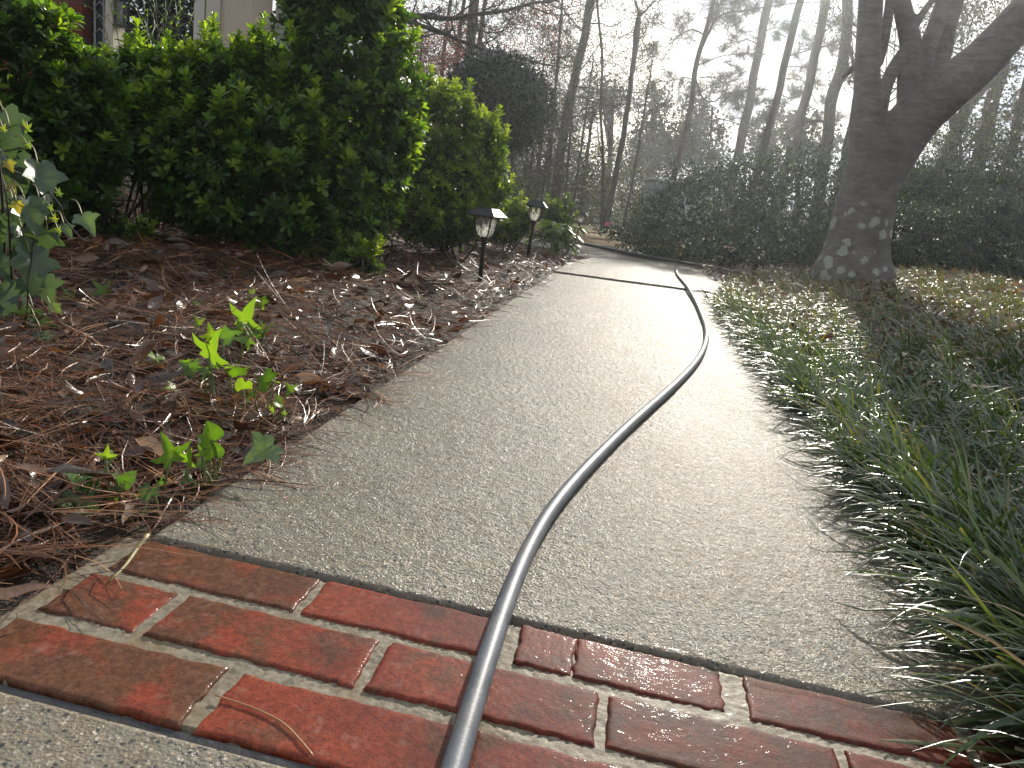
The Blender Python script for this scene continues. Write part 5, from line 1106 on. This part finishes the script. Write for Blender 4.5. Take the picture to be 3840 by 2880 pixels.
crown_tree('leafy_tree', 'hazy olive leafed tree filling the sky above the long limb at right', [(3700, 120, 130, 140), (3600, 60, 110, 110), (3820, 200, 110, 150), (3780, -60, 180, 120), (3520, 160, 60, 80)], 17, 5200, 66, 'far_leaf', (3700, 900), .085)
crown_tree('leafy_tree', 'olive leafed tree below the long limb at right', [(3720, 480, 140, 140), (3600, 600, 130, 120), (3830, 560, 110, 180), (3480, 640, 90, 80), (3560, 520, 70, 60)], 16, 5200, 67, 'far_leaf', (3650, 900), .085)
crown_tree('leafy_tree', 'sparse hazy leafed tree seen between the stems of the big forked tree', [(3480, 120, 90, 130), (3440, 330, 40, 60), (3340, 120, 40, 90), (3160, 70, 50, 70)], 17, 1300, 68, 'far_leaf', (3420, 900), .08)
crown_tree('leafy_tree', 'brownish budding tree behind the ball shaped shrub', [(1600, 200, 90, 90), (1560, 300, 70, 60), (1700, 260, 80, 60), (1640, 330, 90, 50)], 20, 1300, 69, 'far_leaf', (1640, 700), .08)
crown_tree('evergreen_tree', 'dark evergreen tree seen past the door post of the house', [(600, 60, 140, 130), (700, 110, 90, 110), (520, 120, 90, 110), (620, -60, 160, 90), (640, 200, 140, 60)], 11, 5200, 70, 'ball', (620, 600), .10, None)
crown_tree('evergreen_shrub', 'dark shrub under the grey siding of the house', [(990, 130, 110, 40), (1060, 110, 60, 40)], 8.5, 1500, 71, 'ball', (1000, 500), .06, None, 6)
# understorey beyond the lawn and the far wood
def scatter_mass(name, u0, u1, Y0, Y1, n, seed, mat, htop, size, q=38, gap=None):
    r = np.random.default_rng(seed); nc = n // q; Yc = r.uniform(Y0, Y1, nc); u = r.uniform(u0, u1, nc); x = np.array([at(a, 760, b)[0] for a, b in zip(u, Yc)]); z0 = ground_z(x, Yc)
    h = htop * (.65 + .6 * (lump(x, Yc * .3, 40 / Y0, seed) + .3)) * r.random(nc) ** 1.1
    c = np.stack([x, Yc, z0 + np.clip(h, .03, None)], 1); P = np.repeat(c, q, 0) + r.normal(size=(nc * q, 3)) * np.array([1, 1, .8]) * size * 2.6; P[:, 2] = np.maximum(P[:, 2], np.repeat(z0, q)); N = len(P)
    V, F = place(LEAF_Q, P, rdir(r, N), rdir(r, N), size * r.uniform(.5, 1.3, N)); tt = np.clip(np.repeat(r.normal(.42, .22, nc), q) + r.normal(0, .1, N), 0, 1)
    tag(link(name, mesh(name, V, F, [M[mat]], np.repeat(tt, 4), False)), kind='stuff')
scatter_mass('undergrowth', 1850, 2560, 19.5, 27, 24000, 81, 'far_leaf', 1.9, .075)
scatter_mass('undergrowth', 1500, 2000, 12, 18, 4500, 82, 'far_leaf', 1.0, .07)
scatter_mass('far_woods', 500, 4500, 34, 60, 90000, 83, 'pine_leaf', 4.0, .20)
scatter_mass('far_woods', 500, 4500, 30, 42, 40000, 85, 'far_leaf', 1.6, .14)
scatter_mass('undergrowth', 2500, 4100, 18, 30, 9000, 84, 'far_leaf', 1.6, .10)
# ================================================================== FAR THINGS
def shed():
    Y = 17.5; a = at(2450, 670, Y); b = at(2530, 676, Y); s = pxs(Y); gz = float(ground_z(a[0], Y)); g = root('garden_shed', 'pale grey corrugated shed half hidden behind the far mound shrub', 'shed', (a[0] + .9, Y + .9, gz))
    top = a[2]; mb = MB(); mb.add(*box((a[0] + .65, Y + .6, (top + gz) / 2 - .1), (1.3, 1.2, top - gz + .1))); mb.build('wall', M['shed'], g, False)
    mb = MB(); mb.add(*box((a[0] + .65, Y + .6, top - .005), (1.42, 1.32, .06), 0, .01)); mb.build('roof', M['greysiding'], g, False)
    mb = MB(); mb.add(*box((a[0] + .75, Y - .022, (top + gz) / 2 - .15), (.6, .045, top - gz - .35), 0, .01)); d = mb.build('door', M['greysiding'], g, False)
shed()
def flag():
    Y = 15; p = at(2280, 838, Y); gz = float(ground_z(p[0], Y)); g = root('marker_flag', 'small pink marker flag on a wire at the lawn edge', 'flag', (p[0], Y, gz)); mb = MB(); mb.add(*tube(np.array([(p[0] + .05, Y, gz - .05), (p[0] + .05, Y, p[2] + .05)]), .003, 5)); mb.build('wire', M['lamp_metal'], g)
    mb = MB(); V, F = grid(np.linspace(0, 1, 6), np.linspace(0, 1, 4), lambda X, Z: X * 0); V = np.stack([p[0] + .05 - .11 * V[:, 0], Y + .012 * np.sin(V[:, 0] * 5), p[2] - .035 + .07 * V[:, 1] - .02 * V[:, 0]], 1); mb.add(V, F); mb.build('flag_sheet', M['pink'], g)
flag()
# ================================================================== HOUSE
def house():
    Y = 6.0; s = pxs(Y)
    def X(u, v=60): return at(u, v, Y)[0]
    g = root('house', 'brick house corner with cream porch column and white door post behind the hedge', 'house', (X(600), Y, -.02)); Hh = 2.75
    def bx(name, x0, x1, y0, y1, z0, z1, mat, par=None, bev=.004):
        mb = MB(); mb.add(*box(((x0 + x1) / 2, (y0 + y1) / 2, (z0 + z1) / 2), (x1 - x0, y1 - y0, z1 - z0), 0, bev)); return mb.build(name, M[mat], par or g, False)
    xb = X(338); bx('brick_wall', xb - 4.0, xb, Y - .1, Y + .25, -.1, Hh, 'house_brick')
    ds = bx('door_surround', xb + .004, X(404), Y + .02, Y + .16, -.1, Hh, 'dark')
    mb = MB()
    for k in range(26):          # iron scrollwork of the side light
        z = .2 + k * .095; mb.add(*tube(np.array([(xb + .012, Y + .012, z), (X(371), Y + .012, z + .06), (X(400), Y + .012, z)]), .006, 5))
    for q in (352, 386): mb.add(*tube(np.array([(X(q), Y + .010, -.05), (X(q), Y + .010, Hh)]), .007, 5))
    mb.build('iron_scrollwork', M['greysiding'], ds)
    bx('door_post', X(410), X(440), Y - .06, Y + .10, -.1, Hh, 'cream')
    c0, c1 = X(738), X(946)
    col = bx('porch_column', X(742), X(944), Y - .02, Y + .42, -.1, Hh, 'beige')
    bx('trim_board', X(738), X(776), Y - .05, Y - .022, -.1, Hh, 'pale', col); bx('trim_board', X(780), X(832), Y - .045, Y - .022, -.1, Hh, 'cream', col); bx('trim_board', X(840), X(842), Y - .03, Y - .022, -.1, Hh, 'pale', col)
    bx('siding_wall', X(950), X(1130), Y + .46, Y + .62, -.1, Hh, 'greysiding')
    bx('porch_floor', xb - .5, X(1130), Y + .45, Y + 2.2, -.08, .12, 'pale') if False else None
    bx('roof', xb - 4.3, X(1160), Y - .55, Y + 3.6, Hh + .004, Hh + .16, 'roof')
house()
def lantern():
    Y = 5.93; s = pxs(Y); c = at(458, 50, Y); g = root('wall_lantern', 'dark glass wall lantern hanging beside the white door post', 'lantern', tuple(c)); hw, hh = 15 * s, 40 * s
    mb = MB()
    for sx in (-1, 1):
        for sy in (-1, 1): mb.add(*box((c[0] + sx * hw, c[1] + sy * hw, c[2]), (.010, .010, 2 * hh)))
    mb.add(*box((c[0], c[1], c[2] + hh + .006), (hw * 2 + .03, hw * 2 + .03, .012))); mb.add(*box((c[0], c[1], c[2] - hh - .006), (hw * 2 + .03, hw * 2 + .03, .012)))
    V, F = frus(0, .05, hw * 2.2, hw * .5); mb.add(V + c + np.array([0, 0, hh + .013]), F); mb.add(*tube(np.array([c + [0, 0, hh + .06], c + [0, .06, hh + .13], c + [-.02, .14, hh + .10]]), .006, 6)); mb.build('frame', M['lamp_metal'], g, False)
    mb = MB(); mb.add(*box(tuple(c), (hw * 2 - .016, hw * 2 - .016, 2 * hh - .006))); mb.build('glass', M['lamp_glass'], g, False)
    mb = MB(); prof = [(-.035, .004), (-.025, .014), (-.005, .019), (.015, .014), (.03, .008), (.05, .008)]; mb.add(*tube(np.array([c + [0, 0, z] for z, _ in prof]), [q for _, q in prof], 10)); mb.build('bulb', M['pale'], g)
lantern()
def vine():
    r = np.random.default_rng(77); Y = 4.6; g = root('wispy_vine', 'thin yellow green vine stems growing up in front of the wall lantern', 'vine', foot(640, 560, Y)); mb = MB(); lf = MB()
    for (u0, u1, v1) in ((570, 470, -60), (600, 650, -80), (640, 690, -90), (620, 580, -40), (660, 730, -60), (560, 420, 20), (590, 520, -30), (640, 610, -90), (470, 380, -70), (520, 400, -40), (655, 670, -60), (600, 560, 20), (460, 345, 10)):
        P = [np.array(foot(u0, 560, Y))]; 
        for t in (.35, .6, .8, 1.0): P.append(at(u0 + (u1 - u0) * t ** 1.5 + r.normal() * 10, 330 + (v1 - 330) * t, Y + r.normal() * .04))
        sp = spline(P, 22); mb.add(*tube(sp, np.linspace(.004, .0016, 22), 5), .5)
        for k in range(7):
            j = r.integers(9, 21); d = nrm(np.array([r.normal() * 1.0, r.normal() * .3, .7])); q = sp[j] + d * r.uniform(.05, .16); bend = np.array([r.normal() * .03, 0, r.normal() * .02])
            mb.add(*tube(spline([sp[j], (sp[j] + q) / 2 + bend, q], 6), [.0018, .0017, .0016, .0015, .0014, .0013], 4), .5)
            V, F = place(LEAF_EL, np.array([q, (sp[j] + q) / 2 + bend]), np.array([d, d + rdir(r, 1)[0]]), rdir(r, 2), .022); lf.add(V, F, .9)
    mb.build('stem', M['green_stem'], g); lf.build('leaves', M['sprout'], g)
vine()

# ================================================================== AIR
def haze():
    HAZE_DENSITY, HAZE_G = 0.0022, .72
    m = bpy.data.materials.new('haze_air'); m.use_nodes = True; t = m.node_tree; t.nodes.clear(); o = t.nodes.new('ShaderNodeOutputMaterial'); v = t.nodes.new('ShaderNodeVolumePrincipled')
    v.inputs['Color'].default_value = (.88, .94, 1.0, 1); v.inputs['Density'].default_value = HAZE_DENSITY; v.inputs['Anisotropy'].default_value = HAZE_G; t.links.new(v.outputs[0], o.inputs['Volume'])
    V, F = box((0, 0, 5.5), (530, 530, 15)); ob = link('haze', mesh('haze', V, F, [m], smooth=False)); tag(ob, kind='stuff')
haze()
